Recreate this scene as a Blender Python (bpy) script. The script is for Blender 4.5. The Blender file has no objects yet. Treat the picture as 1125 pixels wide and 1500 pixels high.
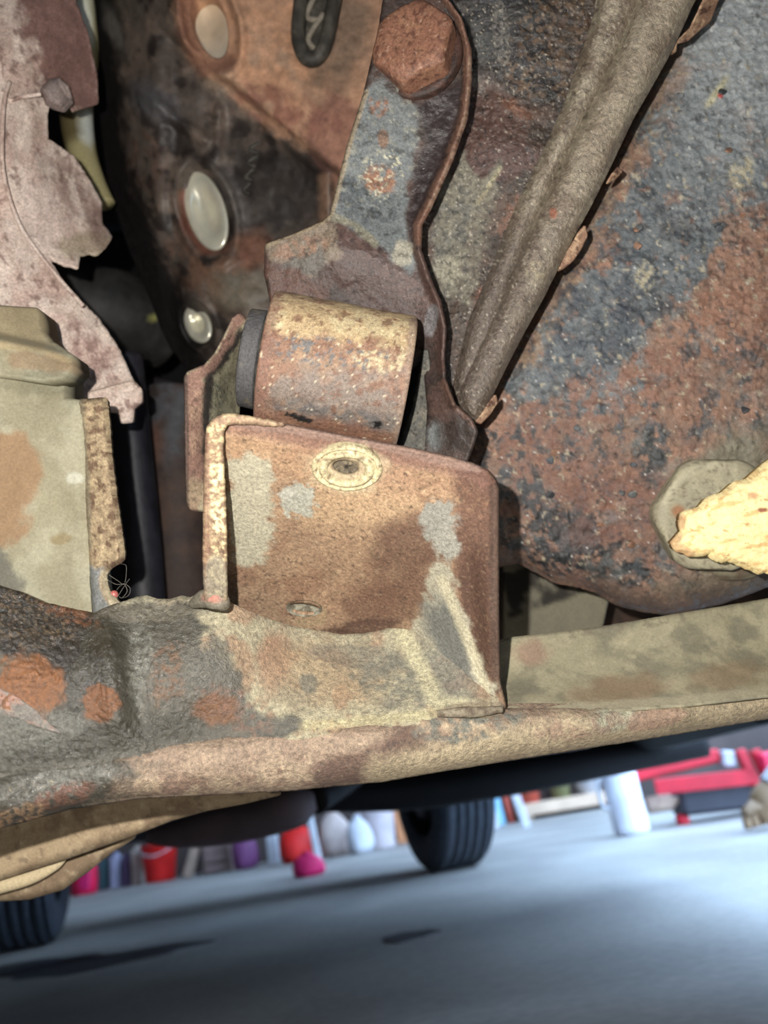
import bpy, math, random
import numpy as np
from mathutils import Vector, Matrix

# ------------------------------------------------------------------ camera
F = 1130.0                      # focal length in pixels of the 1125x1500 frame
CAM = np.array((0.0, 0.0, 0.21))
PITCH, ROLL = math.radians(21.0), math.radians(9.3)
scene = bpy.context.scene
COL = scene.collection
Rm = Matrix.Rotation(math.pi / 2 + PITCH, 3, 'X') @ Matrix.Rotation(-ROLL, 3, 'Z')
RC = np.array(Rm)
cd = bpy.data.cameras.new('camera')
cam = bpy.data.objects.new('camera', cd)
COL.objects.link(cam)
cam.matrix_world = Matrix.Translation(Vector(CAM)) @ Rm.to_4x4()
cd.sensor_fit = 'VERTICAL'
cd.sensor_height = 36.0
cd.sensor_width = 27.0
cd.lens = F / 1500.0 * 36.0
cd.clip_start = 0.01
cd.clip_end = 200
cd.dof.use_dof = True
cd.dof.focus_distance = 0.365
cd.dof.aperture_fstop = 7.4
scene.camera = cam

# ------------------------------------------------------------------ light
w = bpy.data.worlds.new('daylight'); scene.world = w
w.use_nodes = True
bg = w.node_tree.nodes['Background']
bg.inputs[0].default_value = (0.47, 0.69, 1.0, 1)
bg.inputs[1].default_value = 8.8

def c2w(p):
    """camera millimetres (x right, y up, z = depth) -> world metres"""
    p = np.asarray(p, float)
    q = p * np.array((1, 1, -1)) * 0.001
    return CAM + q @ RC.T

ld = bpy.data.lights.new('phone_flash', 'POINT')
ld.energy = 13.0
ld.color = (1.0, 0.97, 0.915)
ld.shadow_soft_size = 0.003
flash = bpy.data.objects.new('phone_flash', ld)
COL.objects.link(flash)
flash.location = c2w((-34, 28, 5))

vs = scene.view_settings
vs.view_transform = 'Standard'; vs.look = 'None'; vs.gamma = 1.0; vs.exposure = 0.0
vs.use_curve_mapping = False

# ------------------------------------------------------------------ noise
_rng = np.random.RandomState(7)
_perm = _rng.permutation(256); _perm = np.concatenate([_perm, _perm, _perm])
_grad = _rng.normal(size=(256, 3)); _grad /= np.linalg.norm(_grad, axis=1)[:, None]

def perlin(p):
    i = np.floor(p).astype(int); f = p - i; i &= 255
    u = f * f * f * (f * (f * 6 - 15) + 10)
    out = 0
    for dx in (0, 1):
        for dy in (0, 1):
            for dz in (0, 1):
                h = _perm[_perm[_perm[i[:, 0] + dx] + i[:, 1] + dy] + i[:, 2] + dz]
                g = _grad[h]
                d = f - np.array((dx, dy, dz))
                wt = (u[:, 0] if dx else 1 - u[:, 0]) * (u[:, 1] if dy else 1 - u[:, 1]) * (u[:, 2] if dz else 1 - u[:, 2])
                out = out + wt * (g * d).sum(1)
    return out * 1.6

def fbm(p, octv=4, gain=0.55):
    a, s, t = 1.0, 0.0, 0.0
    for o in range(octv):
        s = s + a * perlin(p * (2.03 ** o) + 17.3 * o); t += a; a *= gain
    return s / t * 1.5

def sstep(x, a, b):
    t = np.clip((x - a) / (b - a), 0, 1)
    return t * t * (3 - 2 * t)

# ------------------------------------------------------------------ geometry helpers
def in_poly(x, y, poly):
    ins = np.zeros(x.shape, bool)
    n = len(poly)
    for k in range(n):
        x0, y0 = poly[k]; x1, y1 = poly[(k + 1) % n]
        if y0 == y1: continue
        c = ((y0 > y) != (y1 > y)) & (x < (x1 - x0) * (y - y0) / (y1 - y0) + x0)
        ins ^= c
    return ins

def near_seg(x, y, segs):
    best = np.full(x.shape, 1e18); bx = x.copy(); by = y.copy()
    for (x0, y0), (x1, y1) in segs:
        dx, dy = x1 - x0, y1 - y0
        L = dx * dx + dy * dy
        if L == 0: continue
        t = np.clip(((x - x0) * dx + (y - y0) * dy) / L, 0, 1)
        qx, qy = x0 + t * dx, y0 + t * dy
        d = (x - qx) ** 2 + (y - qy) ** 2
        m = d < best
        best[m] = d[m]; bx[m] = qx[m]; by[m] = qy[m]
    return np.sqrt(best), bx, by

def spline(pts, closed=True, per=6):
    P = np.array(pts, float); n = len(P); out = []
    rng = range(n) if closed else range(n - 1)
    for k in rng:
        if closed:
            a, b, c, d = P[(k - 1) % n], P[k], P[(k + 1) % n], P[(k + 2) % n]
        else:
            a, b, c, d = P[max(k - 1, 0)], P[k], P[k + 1], P[min(k + 2, n - 1)]
        for t in np.arange(per) / per:
            out.append(0.5 * ((2 * b) + (c - a) * t + (2 * a - 5 * b + 4 * c - d) * t * t + (3 * b - a - 3 * c + d) * t ** 3))
    if not closed: out.append(P[-1])
    return np.array(out)

def ellipse(cx, cy, rx, ry, rot=0, n=40):
    a = np.linspace(0, 2 * math.pi, n, endpoint=False); r = math.radians(rot)
    ex, ey = rx * np.cos(a), ry * np.sin(a)
    return np.stack([cx + ex * math.cos(r) - ey * math.sin(r), cy + ex * math.sin(r) + ey * math.cos(r)], 1)

def tps(ctrl):
    C = np.array(ctrl, float); n = len(C)
    if n == 1: return lambda x, y: np.full(x.shape, C[0, 2])
    X = C[:, :2] / 100.0
    def U(r2): return np.where(r2 > 1e-12, r2 * np.log(np.maximum(r2, 1e-12)), 0)
    if n < 4:
        A = np.c_[np.ones(n), X]
        co = np.linalg.lstsq(A, C[:, 2], rcond=None)[0]
        return lambda x, y: co[0] + co[1] * x / 100 + co[2] * y / 100
    K = U(((X[:, None] - X[None]) ** 2).sum(2)) + 0.02 * np.eye(n)
    Pm = np.c_[np.ones(n), X]
    A = np.zeros((n + 3, n + 3)); A[:n, :n] = K; A[:n, n:] = Pm; A[n:, :n] = Pm.T
    sol = np.linalg.lstsq(A, np.r_[C[:, 2], 0, 0, 0], rcond=None)[0]
    def f(x, y):
        s = sol[n] + sol[n + 1] * x / 100 + sol[n + 2] * y / 100
        for k in range(n):
            s = s + sol[k] * U((x / 100 - X[k, 0]) ** 2 + (y / 100 - X[k, 1]) ** 2)
        return s
    return f

def unproj(px, py, d):
    return np.stack([(px - 562.5) / F * d, -(py - 750.0) / F * d, d], -1)

def proj(V):
    return V[:, 0] / V[:, 2] * F + 562.5, -V[:, 1] / V[:, 2] * F + 750.0

# ------------------------------------------------------------------ paint
def rgb(c):
    c = np.asarray(c, float) / 255.0
    return np.where(c <= 0.04045, c / 12.92, ((c + 0.055) / 1.055) ** 2.4)

def paint(px, py, V, layers, seed):
    N = len(px)
    C = np.zeros((N, 3)); R = np.full(N, 0.7)
    Q = np.stack([px, py, V[:, 2] * 3.0], 1) + seed * 131.7
    sat = layers[0][-1].get('sat', 0.68) if isinstance(layers[0][-1], dict) else 0.68
    for k, L in enumerate(layers):
        t, col = L[0], rgb(L[1]); o = L[-1] if isinstance(L[-1], dict) else {}
        amt, rough = o.get('amt', 1.0), o.get('r')
        if amt == 0: continue
        wp, st = o.get('warp', {'b': .4, 'l': .3, 'p': 8}.get(t, 0)), o.get('st')
        sel = np.arange(N)
        if t == 'b':                          # blob: x, y, rx, ry, rot
            x, y, rx, ry, rot = L[2:7]; a = math.radians(rot)
            dx, dy = px - x, py - y
            ux = (dx * math.cos(a) + dy * math.sin(a)) / rx; uy = (-dx * math.sin(a) + dy * math.cos(a)) / ry
            d = np.sqrt(ux * ux + uy * uy); s = o.get('soft', 0.2)
            sel = np.nonzero(d < 1 + s + wp * 1.6)[0]
        elif t == 'l':                        # stroke: pts, width
            P = L[2]
            d, _, _ = near_seg(px, py, [(P[i], P[i + 1]) for i in range(len(P) - 1)])
            d = d / L[3]; s = o.get('soft', 0.4)
            sel = np.nonzero(d < 1 + s + wp * 1.6)[0]
        elif t == 'p':                        # polygon with soft edge in px
            P = [tuple(q) for q in L[2]]; s = o.get('soft', 5)
            d, _, _ = near_seg(px, py, [(P[i], P[(i + 1) % len(P)]) for i in range(len(P))])
            d = np.where(in_poly(px, py, P), d, -d)
            sel = np.nonzero(d > -s - wp * 1.6)[0]
        if not len(sel): continue
        def nz(scale, oc, sh):
            q = Q[sel] + sh * 57.1
            if st:
                a = math.radians(st[0]); qx = q[:, 0] * math.cos(a) + q[:, 1] * math.sin(a); qy = -q[:, 0] * math.sin(a) + q[:, 1] * math.cos(a)
                q = np.stack([qx / st[1], qy, q[:, 2]], 1)
            return fbm(q / scale, oc)
        if t == 'base': m = np.ones(N)
        elif t == 'n': m = sstep(nz(L[2], o.get('o', 4), k), L[3] - L[4], L[3] + L[4])
        elif t == 'b': m = 1 - sstep(d[sel] + wp * nz(o.get('ws', 30), 5, k), 1 - s, 1 + s)
        elif t == 'l': m = 1 - sstep(d[sel] + wp * nz(o.get('ws', 20), 4, k), 1 - s, 1 + s)
        else: m = sstep(d[sel] + wp * nz(o.get('ws', 25), 5, k), -s, s)
        if 'nm' in o:                         # additional break-up: (scale, threshold, soft)
            m = m * sstep(nz(o['nm'][0], 5, k + 40), o['nm'][1] - o['nm'][2], o['nm'][1] + o['nm'][2])
        m = m * amt
        C[sel] = C[sel] * (1 - m[:, None]) + col * m[:, None]
        if rough is not None: R[sel] = R[sel] * (1 - m) + rough * m
    lum = (C @ np.array((.25, .6, .15)))[:, None]
    C = np.clip(lum + (C - lum) * sat, 0.002, 1) ** 1.16 * 1.08 * np.array((.99, .985, .96))
    return np.c_[np.clip(C, 0, .95), R]

# ------------------------------------------------------------------ materials
def nodes_of(name):
    m = bpy.data.materials.new(name); m.use_nodes = True
    return m, m.node_tree.nodes, m.node_tree.links, m.node_tree.nodes['Principled BSDF']

def attr_mat(name, grain=0.5, var=0.35, bump=0.25, bumps=(700, 2600), spec=0.35, coat=0.5, metallic=0.0):
    """painted steel, rust and grime: colour/roughness from the painted attribute, grain and relief from noise"""
    m, n, l, b = nodes_of(name)
    at = n.new('ShaderNodeAttribute'); at.attribute_name = 'Col'
    tc = n.new('ShaderNodeTexCoord')
    def noise(sc, det=6, rough=0.6):
        x = n.new('ShaderNodeTexNoise'); x.inputs['Scale'].default_value = sc; x.inputs['Detail'].default_value = det
        x.inputs['Roughness'].default_value = rough; l.new(tc.outputs['Object'], x.inputs['Vector']); return x
    n1, n2 = noise(bumps[0]), noise(bumps[1], 3)
    mr = n.new('ShaderNodeMapRange'); mr.inputs[1].default_value = 0.3; mr.inputs[2].default_value = 0.7
    mr.inputs[3].default_value = 1 - var; mr.inputs[4].default_value = 1 + var
    l.new(n1.outputs['Fac'], mr.inputs[0])
    mr2 = n.new('ShaderNodeMapRange'); mr2.inputs[1].default_value = 0.3; mr2.inputs[2].default_value = 0.7
    mr2.inputs[3].default_value = 1 - grain * 0.6; mr2.inputs[4].default_value = 1 + grain * 0.6
    l.new(n2.outputs['Fac'], mr2.inputs[0])
    mu = n.new('ShaderNodeMath'); mu.operation = 'MULTIPLY'
    l.new(mr.outputs[0], mu.inputs[0]); l.new(mr2.outputs[0], mu.inputs[1])
    vm = n.new('ShaderNodeVectorMath'); vm.operation = 'SCALE'
    l.new(at.outputs['Color'], vm.inputs[0]); l.new(mu.outputs[0], vm.inputs['Scale'])
    l.new(vm.outputs[0], b.inputs['Base Color'])
    ra = n.new('ShaderNodeMath'); ra.operation = 'MULTIPLY_ADD'; ra.use_clamp = True
    l.new(n1.outputs['Fac'], ra.inputs[0]); ra.inputs[1].default_value = 0.22
    sub = n.new('ShaderNodeMath'); sub.operation = 'SUBTRACT'; sub.inputs[1].default_value = 0.11
    l.new(at.outputs['Alpha'], sub.inputs[0]); l.new(sub.outputs[0], ra.inputs[2])
    l.new(ra.outputs[0], b.inputs['Roughness'])
    b.inputs['Specular IOR Level'].default_value = spec
    b.inputs['Metallic'].default_value = metallic
    cw_ = n.new('ShaderNodeMapRange'); cw_.inputs[1].default_value = 0.5; cw_.inputs[2].default_value = 0.22; cw_.inputs[3].default_value = 0.0; cw_.inputs[4].default_value = coat
    l.new(at.outputs['Alpha'], cw_.inputs[0]); l.new(cw_.outputs[0], b.inputs['Coat Weight'])
    b.inputs['Coat Roughness'].default_value = 0.09
    ad = n.new('ShaderNodeMath'); ad.operation = 'MULTIPLY_ADD'; ad.inputs[1].default_value = 0.45
    l.new(n2.outputs['Fac'], ad.inputs[0]); l.new(n1.outputs['Fac'], ad.inputs[2])
    bp = n.new('ShaderNodeBump'); bp.inputs['Strength'].default_value = bump; bp.inputs['Distance'].default_value = 0.0012
    l.new(ad.outputs[0], bp.inputs['Height']); l.new(bp.outputs[0], b.inputs['Normal']); l.new(bp.outputs[0], b.inputs['Coat Normal'])
    return m

def flat_mat(name, c, rough=0.7, var=0.15, scale=30, bump=0.1, metallic=0.0, c2=None, spec=0.4):
    m, n, l, b = nodes_of(name)
    tc = n.new('ShaderNodeTexCoord'); x = n.new('ShaderNodeTexNoise')
    x.inputs['Scale'].default_value = scale; x.inputs['Detail'].default_value = 6
    l.new(tc.outputs['Object'], x.inputs['Vector'])
    cr = n.new('ShaderNodeValToRGB'); a = rgb(c)
    hi = rgb(c2) if c2 is not None else a * (1 + var)
    cr.color_ramp.elements[0].color = (*(a * (1 - var)), 1); cr.color_ramp.elements[1].color = (*np.clip(hi, 0, 1), 1)
    cr.color_ramp.elements[0].position = 0.35; cr.color_ramp.elements[1].position = 0.65
    l.new(x.outputs['Fac'], cr.inputs[0]); l.new(cr.outputs[0], b.inputs['Base Color'])
    b.inputs['Roughness'].default_value = rough; b.inputs['Metallic'].default_value = metallic
    b.inputs['Specular IOR Level'].default_value = spec
    bp = n.new('ShaderNodeBump'); bp.inputs['Strength'].default_value = bump; bp.inputs['Distance'].default_value = 0.002
    l.new(x.outputs['Fac'], bp.inputs['Height']); l.new(bp.outputs[0], b.inputs['Normal'])
    return m

M = {
    'rust': attr_mat('rusty_steel', grain=0.6, var=0.36, bump=0.38),
    'smooth': attr_mat('dusty_steel', grain=0.25, var=0.16, bump=0.15),
    'pan': attr_mat('flaking_paint', grain=0.4, var=0.26, bump=0.7, bumps=(420, 1700), spec=0.5),
    'wet': attr_mat('oily_grime', grain=0.6, var=0.45, bump=0.9, bumps=(520, 1900), spec=0.9, coat=1.0),
    'cast': attr_mat('cast_iron', grain=0.3, var=0.3, bump=0.3, bumps=(150, 900)),
    'wood': attr_mat('split_wood', grain=0.2, var=0.1, bump=0.5, bumps=(300, 1400), spec=0.2),
}

# ------------------------------------------------------------------ object helpers
def tag(o, label, cat, group=None, kind=None):
    o['label'] = label; o['category'] = cat
    if group: o['group'] = group
    if kind: o['kind'] = kind
    return o

def thing(name, label, cat, loc, group=None):
    o = bpy.data.objects.new(name, None); COL.objects.link(o)
    o.empty_display_size = 0.02
    o.location = Vector(loc)
    return tag(o, label, cat, group)

def link_mesh(name, Vw, faces, mat, parent=None, smooth=True, col=None):
    Vw = np.asarray(Vw, float)
    if parent is not None:
        org = np.zeros(3); p = parent
        while p is not None: org = org + np.array(p.location); p = p.parent
    else: org = np.array((Vw[:, 0].mean(), Vw[:, 1].mean(), Vw[:, 2].min()))
    me = bpy.data.meshes.new(name)
    me.from_pydata((Vw - org).tolist(), [], faces)
    if smooth: me.polygons.foreach_set('use_smooth', [True] * len(me.polygons))
    if col is not None:
        at = me.color_attributes.new('Col', 'FLOAT_COLOR', 'POINT')
        at.data.foreach_set('color', np.asarray(col, np.float32).ravel())
    me.materials.append(mat)
    me.update()
    o = bpy.data.objects.new(name, me); COL.objects.link(o)
    if parent is not None: o.parent = parent
    else: o.location = Vector(org)
    return o

def carry_on(P):
    """bodies that leave the frame go on beyond it along their own edges"""
    P = [tuple(p) for p in P]; n = len(P)
    off = lambda p: p[0] >= 1200 or p[0] <= -60 or p[1] <= -50
    out = []
    for k, p in enumerate(P):
        if not off(p): out.append(p); continue
        sx = 300 if p[0] >= 1200 else (-150 if p[0] <= -60 else 0); sy = -160 if p[1] <= -50 else 0
        nb = [q for q in (P[k - 1], P[(k + 1) % n]) if not off(q)]
        if nb and not (sx and sy):
            q = nb[0]
            f = ((p[0] + sx - q[0]) / (p[0] - q[0])) if sx else ((p[1] + sy - q[1]) / (p[1] - q[1]))
            out.append((q[0] + (p[0] - q[0]) * f, q[1] + (p[1] - q[1]) * f) if 0 < f < 12 else (p[0] + sx, p[1] + sy))
        else: out.append((p[0] + sx, p[1] + sy))
    return out

_seed = [0]
def sheet(name, outline, ctrl, layers, mat='rust', parent=None, thick=4.0, step=3.0, holes=(), edge=None,
          bump=((40, 0.5), (10, 0.2)), ext=(0, 0, 1), rim=0.35, relief=None, smooth_outline=0, rough_edge=0):
    """A body of metal cut to an outline: front surface at its own depth (mm), real thickness behind it."""
    _seed[0] += 1; sd = _seed[0]
    outline = carry_on(outline)
    out = spline(outline, True, smooth_outline) if smooth_outline else np.array(outline, float)
    polys = [out] + [np.array(h, float) for h in holes]
    xs = np.arange(out[:, 0].min() - step, out[:, 0].max() + 2 * step, step)
    ys = np.arange(out[:, 1].min() - step, out[:, 1].max() + 2 * step, step)
    cx, cy = np.meshgrid(xs[:-1] + step / 2, ys[:-1] + step / 2)
    ins = in_poly(cx, cy, polys[0])
    for h in polys[1:]: ins &= ~in_poly(cx, cy, h)
    ny, nx = ins.shape
    used = np.zeros((ny + 1, nx + 1), int)
    for a in (0, 1):
        for b_ in (0, 1): used[a:ny + a, b_:nx + b_] += ins
    idx = -np.ones((ny + 1, nx + 1), int)
    sel = used > 0
    idx[sel] = np.arange(sel.sum())
    gx, gy = np.meshgrid(xs, ys)
    px, py = gx[sel].copy(), gy[sel].copy()
    bnd = (used[sel] < 4)
    segs = [(tuple(p[i]), tuple(p[(i + 1) % len(p)])) for p in polys for i in range(len(p))]
    dist, qx, qy = near_seg(px, py, segs)
    px[bnd], py[bnd] = qx[bnd], qy[bnd]; dist[bnd] = 0
    if rough_edge:
        nv = fbm(np.stack([px / 9, py / 9, np.full(px.shape, sd * 3.3)], 1), 3)
        px[bnd] += nv[bnd] * rough_edge; py[bnd] -= nv[bnd] * rough_edge
    ca_ = np.array(ctrl, float)
    d = tps(ctrl)(np.clip(px, ca_[:, 0].min() - 40, ca_[:, 0].max() + 40), np.clip(py, ca_[:, 1].min() - 60, ca_[:, 1].max() + 60))
    if edge:
        ew, em = edge
        e = np.clip(dist / ew, 0, 1)
        d = d + em * (1 - np.sqrt(np.clip(1 - (1 - e) ** 2, 0, 1)))
    if relief is not None: d = d + relief(px, py)
    q = np.stack([px, py, np.full(px.shape, sd * 91.7)], 1)
    for sc, am in bump: d = d - am * fbm(q / sc, 3)
    V = unproj(px, py, d)
    iy, ix = np.nonzero(ins)
    A, B, Cc, D = idx[iy, ix], idx[iy, ix + 1], idx[iy + 1, ix + 1], idx[iy + 1, ix]
    front = np.stack([A, D, Cc, B], 1)
    N = len(V)
    ext = np.array(ext, float)
    back = V + ext * thick
    faces = front.tolist() + (front[:, ::-1] + N).tolist()
    # rim: edges used by one cell only, with a rounded middle ring
    e = np.concatenate([front[:, [i, (i + 1) % 4]] for i in range(4)])
    key = np.sort(e, 1); key = key[:, 0] * (N + 1) + key[:, 1]
    _, first, cnt = np.unique(key, return_index=True, return_counts=True)
    bed = e[first[cnt == 1]]
    nrm = np.zeros((N, 2))
    t = V[bed[:, 1], :2] - V[bed[:, 0], :2]
    nn = np.stack([t[:, 1], -t[:, 0]], 1); nn /= (np.linalg.norm(nn, axis=1)[:, None] + 1e-9)
    np.add.at(nrm, bed[:, 0], nn); np.add.at(nrm, bed[:, 1], nn)
    L = np.linalg.norm(nrm, axis=1); ok = L > 1e-6; nrm[ok] /= L[ok][:, None]
    bi = np.unique(bed); mid = np.zeros(N, int); mid[bi] = 2 * N + np.arange(len(bi))
    rt = min(thick, 4.0)
    Vm = V[bi] + ext * rt * 0.4; Vm[:, :2] += nrm[bi] * rt * rim
    p, q_ = bed[:, 0], bed[:, 1]
    faces += np.stack([q_, p, mid[p], mid[q_]], 1).tolist() + np.stack([mid[q_], mid[p], p + N, q_ + N], 1).tolist()
    allV = np.concatenate([V, back, Vm])
    cf = paint(px, py, V, layers, sd)
    cols = np.concatenate([cf, cf, cf[bi]])
    return link_mesh(name, c2w(allV), faces, M[mat] if isinstance(mat, str) else mat, parent, True, cols)

def lathe(name, prof, c0, axis, layers, mat='rust', parent=None, seg=96, bump=((12, 0.3),), hexed=None, smooth=True, squash=None):
    """prof = [(along axis mm, radius mm)...]; c0/axis in camera mm; hexed = set of profile indices that are hexagonal"""
    _seed[0] += 1; sd = _seed[0]
    a = np.array(axis, float); a /= np.linalg.norm(a)
    u = np.cross(a, (0.13, 0.9, 0.3)); u /= np.linalg.norm(u); v = np.cross(a, u)
    th = np.linspace(0, 2 * math.pi, seg, endpoint=False)
    if squash is not None:
        u = np.array(squash[0], float); u = u - a * (u @ a); u /= np.linalg.norm(u); v = np.cross(a, u) * squash[1]
    V = []
    pr, hk = [], {}
    for k, (s, r) in enumerate(prof):
        if k:
            s0, r0 = prof[k - 1]; m_ = max(1, int(math.hypot(s - s0, r - r0) / 1.2))
            for j in range(1, m_): pr.append((s0 + (s - s0) * j / m_, r0 + (r - r0) * j / m_))
        if hexed and k in hexed: hk[len(pr)] = hexed[k]
        pr.append((s, r))
        if hexed and k in hexed and k + 1 in hexed:
            pass
    if hexed:
        ks = sorted(hk); full = {}
        for i in range(ks[0], ks[-1] + 1): full[i] = hk[max(k for k in ks if k <= i)]
        hk = full
    prof, hexed = pr, hk
    for k, (s, r) in enumerate(prof):
        rr = np.full(seg, r)
        if hexed and k in hexed:
            hc = (th + hexed[k][1]) % (math.pi / 3) - math.pi / 6
            rr = np.minimum(r, hexed[k][0] / np.cos(hc)) if len(hexed[k]) > 1 else rr
        V.append(np.array(c0) + a * s + (np.cos(th)[:, None] * u + np.sin(th)[:, None] * v) * rr[:, None])
    V = np.concatenate(V)
    n3 = V / 3.0 + sd * 7.7
    for sc, am in bump:
        nn = fbm(n3 / (sc / 3.0), 3)
        V = V + a * 0 + (V - np.array(c0) - ((V - np.array(c0)) @ a)[:, None] * a) * (nn * am / 30.0)[:, None]
    faces = []
    for k in range(len(prof) - 1):
        for i in range(seg):
            j = (i + 1) % seg
            faces.append([k * seg + i, k * seg + j, (k + 1) * seg + j, (k + 1) * seg + i])
    px, py = proj(V)
    cols = paint(px, py, V, layers, sd)
    return link_mesh(name, c2w(V), faces, M[mat] if isinstance(mat, str) else mat, parent, smooth, cols)

def tube(name, pts, r, layers=None, mat='rust', parent=None, seg=24, world=False, per=8, bump=0.0):
    """a bent tube through pts (px,py,depth) or world points"""
    _seed[0] += 1; sd = _seed[0]
    P = np.array(pts, float)
    if not world: P = np.array([unproj(p[0], p[1], p[2]) for p in P])
    rr = np.array(r if hasattr(r, '__len__') else [r] * len(P), float)
    S = spline(np.c_[P, rr], False, per); C, R_ = S[:, :3], S[:, 3]
    T = np.gradient(C, axis=0); T /= np.linalg.norm(T, axis=1)[:, None]
    ref = np.array((0.31, 0.22, 0.92)); V = []
    th = np.linspace(0, 2 * math.pi, seg, endpoint=False)
    for k in range(len(C)):
        u = np.cross(T[k], ref); u /= np.linalg.norm(u); v = np.cross(T[k], u)
        V.append(C[k] + (np.cos(th)[:, None] * u + np.sin(th)[:, None] * v) * R_[k])
    V = np.concatenate(V + [C[:1], C[-1:]])
    n = len(C); faces = []
    for k in range(n - 1):
        for i in range(seg):
            j = (i + 1) % seg
            faces.append([k * seg + i, k * seg + j, (k + 1) * seg + j, (k + 1) * seg + i])
    for i in range(seg):
        j = (i + 1) % seg
        faces.append([j, i, n * seg]); faces.append([(n - 1) * seg + i, (n - 1) * seg + j, n * seg + 1])
    if world: return link_mesh(name, V, faces, mat, parent)
    if bump: V = V + fbm(V / 12.0 + sd, 3)[:, None] * bump
    px, py = proj(V)
    return link_mesh(name, c2w(V), faces, M[mat] if isinstance(mat, str) else mat, parent, True, paint(px, py, V, layers, sd))

def cpt(px, py, d): return c2w(unproj(px, py, d))
# ================================================================== crossmember (largest near object)
TAN, GREY, RUST, DKRUST, OIL = (160, 146, 112), (128, 124, 112), (150, 92, 58), (92, 60, 44), (62, 56, 44)
cm = thing('crossmember', 'long dusty stamped steel crossmember with rolled lower lip, oily at its left end', 'crossmember', cpt(560, 1050, 350))
LIP_T = [(-90, 1150), (0, 1128), (75, 1113), (164, 1104), (249, 1086), (319, 1078), (438, 1068), (560, 1055), (628, 1044), (735, 1036), (864, 1036), (1004, 1026), (1125, 1012), (1215, 1003)]
LIP_B = [(-90, 1242), (0, 1211), (100, 1183), (199, 1168), (299, 1163), (423, 1156), (560, 1143), (628, 1131), (789, 1105), (950, 1080), (1125, 1051), (1215, 1036)]
# rolled lip
lipc = []
for (x, t, b, d) in ((-90, 1150, 1242, 299), (0, 1128, 1211, 303), (164, 1104, 1172, 316), (319, 1078, 1162, 331), (560, 1055, 1143, 340), (735, 1036, 1114, 350), (864, 1036, 1094, 356), (1004, 1026, 1071, 364), (1215, 1003, 1036, 376)):
    lipc += [(x, t, d + 5), (x, t * .5 + b * .5, d - 1), (x, b, d + 7)]
sheet('lower_lip', LIP_T + LIP_B[::-1], lipc, [
    ('base', (150, 122, 92), {'r': .75, 'sat': .62}),
    ('n', (172, 146, 108), 45, .05, .3), ('n', (128, 92, 66), 38, .2, .2, {'amt': .8}),
    ('n', (110, 70, 48), 16, .45, .2, {'amt': .7}),
    ('l', (152, 124, 96), [(190, 1115), (300, 1098), (450, 1085), (560, 1080)], 34, {'amt': .8, 'soft': .6}),
    ('l', (96, 60, 40), [(480, 1138), (560, 1115), (600, 1085)], 24, {'soft': .5, 'amt': .85}),  # shading of the lip's lower half, put into the colour
    ('l', (172, 152, 108), [(560, 1135), (720, 1095), (900, 1065), (1125, 1035)], 26, {'soft': .6, 'amt': .8}),
    ('b', (112, 110, 96), 690, 1062, 75, 22, -8, {'nm': (18, -.05, .3)}),
    ('b', (160, 158, 128), 905, 1050, 36, 20, -8, {'amt': .8}), ('b', (154, 112, 86), 960, 1052, 45, 16, -8, {'amt': .7}),
    ('b', (150, 108, 84), 850, 1064, 60, 18, -10, {'amt': .6, 'nm': (14, 0, .3)}),
    ('b', (74, 70, 56), 60, 1150, 140, 60, -12, {'r': .3, 'soft': .4}),
    ('b', (104, 102, 92), 90, 1145, 75, 22, -14, {'r': .22, 'nm': (10, -.1, .3)}),
    ('b', (116, 74, 48), 95, 1165, 46, 16, -15, {'r': .4, 'nm': (9, -.1, .2)}), ('b', (150, 112, 66), 20, 1195, 50, 14, -16, {'r': .4, 'nm': (8, 0, .2)}),
    ('n', (190, 170, 120), 6, .62, .15, {'amt': .5}),
], 'wet', cm, thick=10, step=2.6, edge=(26, 9), bump=((60, 1.2), (14, .5), (5, .22)), rough_edge=.8)
# web that rises from the lip to the mount bracket, with the oily left end
WEB = [(-90, 830), (0, 864), (30, 873), (65, 888), (120, 900), (137, 903), (150, 896), (165, 890), (185, 884), (200, 879), (212, 877), (230, 882), (249, 882), (265, 877), (279, 880), (290, 874), (300, 868), (328, 874), (333, 886), (348, 893), (388, 910), (428, 922), (460, 927), (500, 934), (528, 933), (560, 928), (600, 915), (640, 925), (690, 985), (735, 1034)] + \
      [(735, 1046), (628, 1058), (560, 1068), (438, 1082), (319, 1094), (249, 1102), (164, 1120), (75, 1129), (0, 1144), (-90, 1166)]
webc = [(-90, 840, 336), (0, 870, 336), (100, 905, 342), (165, 892, 352), (250, 884, 360), (330, 888, 356), (430, 924, 378), (520, 935, 388), (600, 918, 386), (690, 985, 368), (735, 1036, 354),
        (-90, 960, 312), (0, 960, 314), (90, 985, 317), (190, 985, 326), (300, 985, 334), (400, 1000, 354), (500, 1010, 362), (600, 1005, 364),
        (-90, 1070, 300), (0, 1065, 304), (160, 1060, 319), (300, 1055, 338), (450, 1055, 346), (600, 1040, 352),
        (0, 1140, 308), (164, 1116, 321), (319, 1090, 339), (560, 1066, 345), (735, 1044, 354)]
def ridge(px, py):
    r = -6 * np.exp(-(((px - 152 - (py - 900) * .12) / 24) ** 2)) * sstep(py, 895, 960) * (1 - sstep(py, 1040, 1100))
    r += 4.5 * np.exp(-(((px - 192 - (py - 900) * .1) / 20) ** 2)) * sstep(py, 895, 950) * (1 - sstep(py, 1050, 1100))
    q = np.stack([px, py, np.full(px.shape, 5.5)], 1); wetm = 1 - sstep(px + (py - 980) * -.45, 250, 360)
    r += wetm * (.9 * np.abs(fbm(q / 14.0, 3)) - .55 * fbm(q / 6.5 + 9, 2))
    r += -2.5 * np.exp(-(((px - 668 - (py - 960) * .45) / 16) ** 2)) * sstep(py, 925, 960)
    return r
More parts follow.
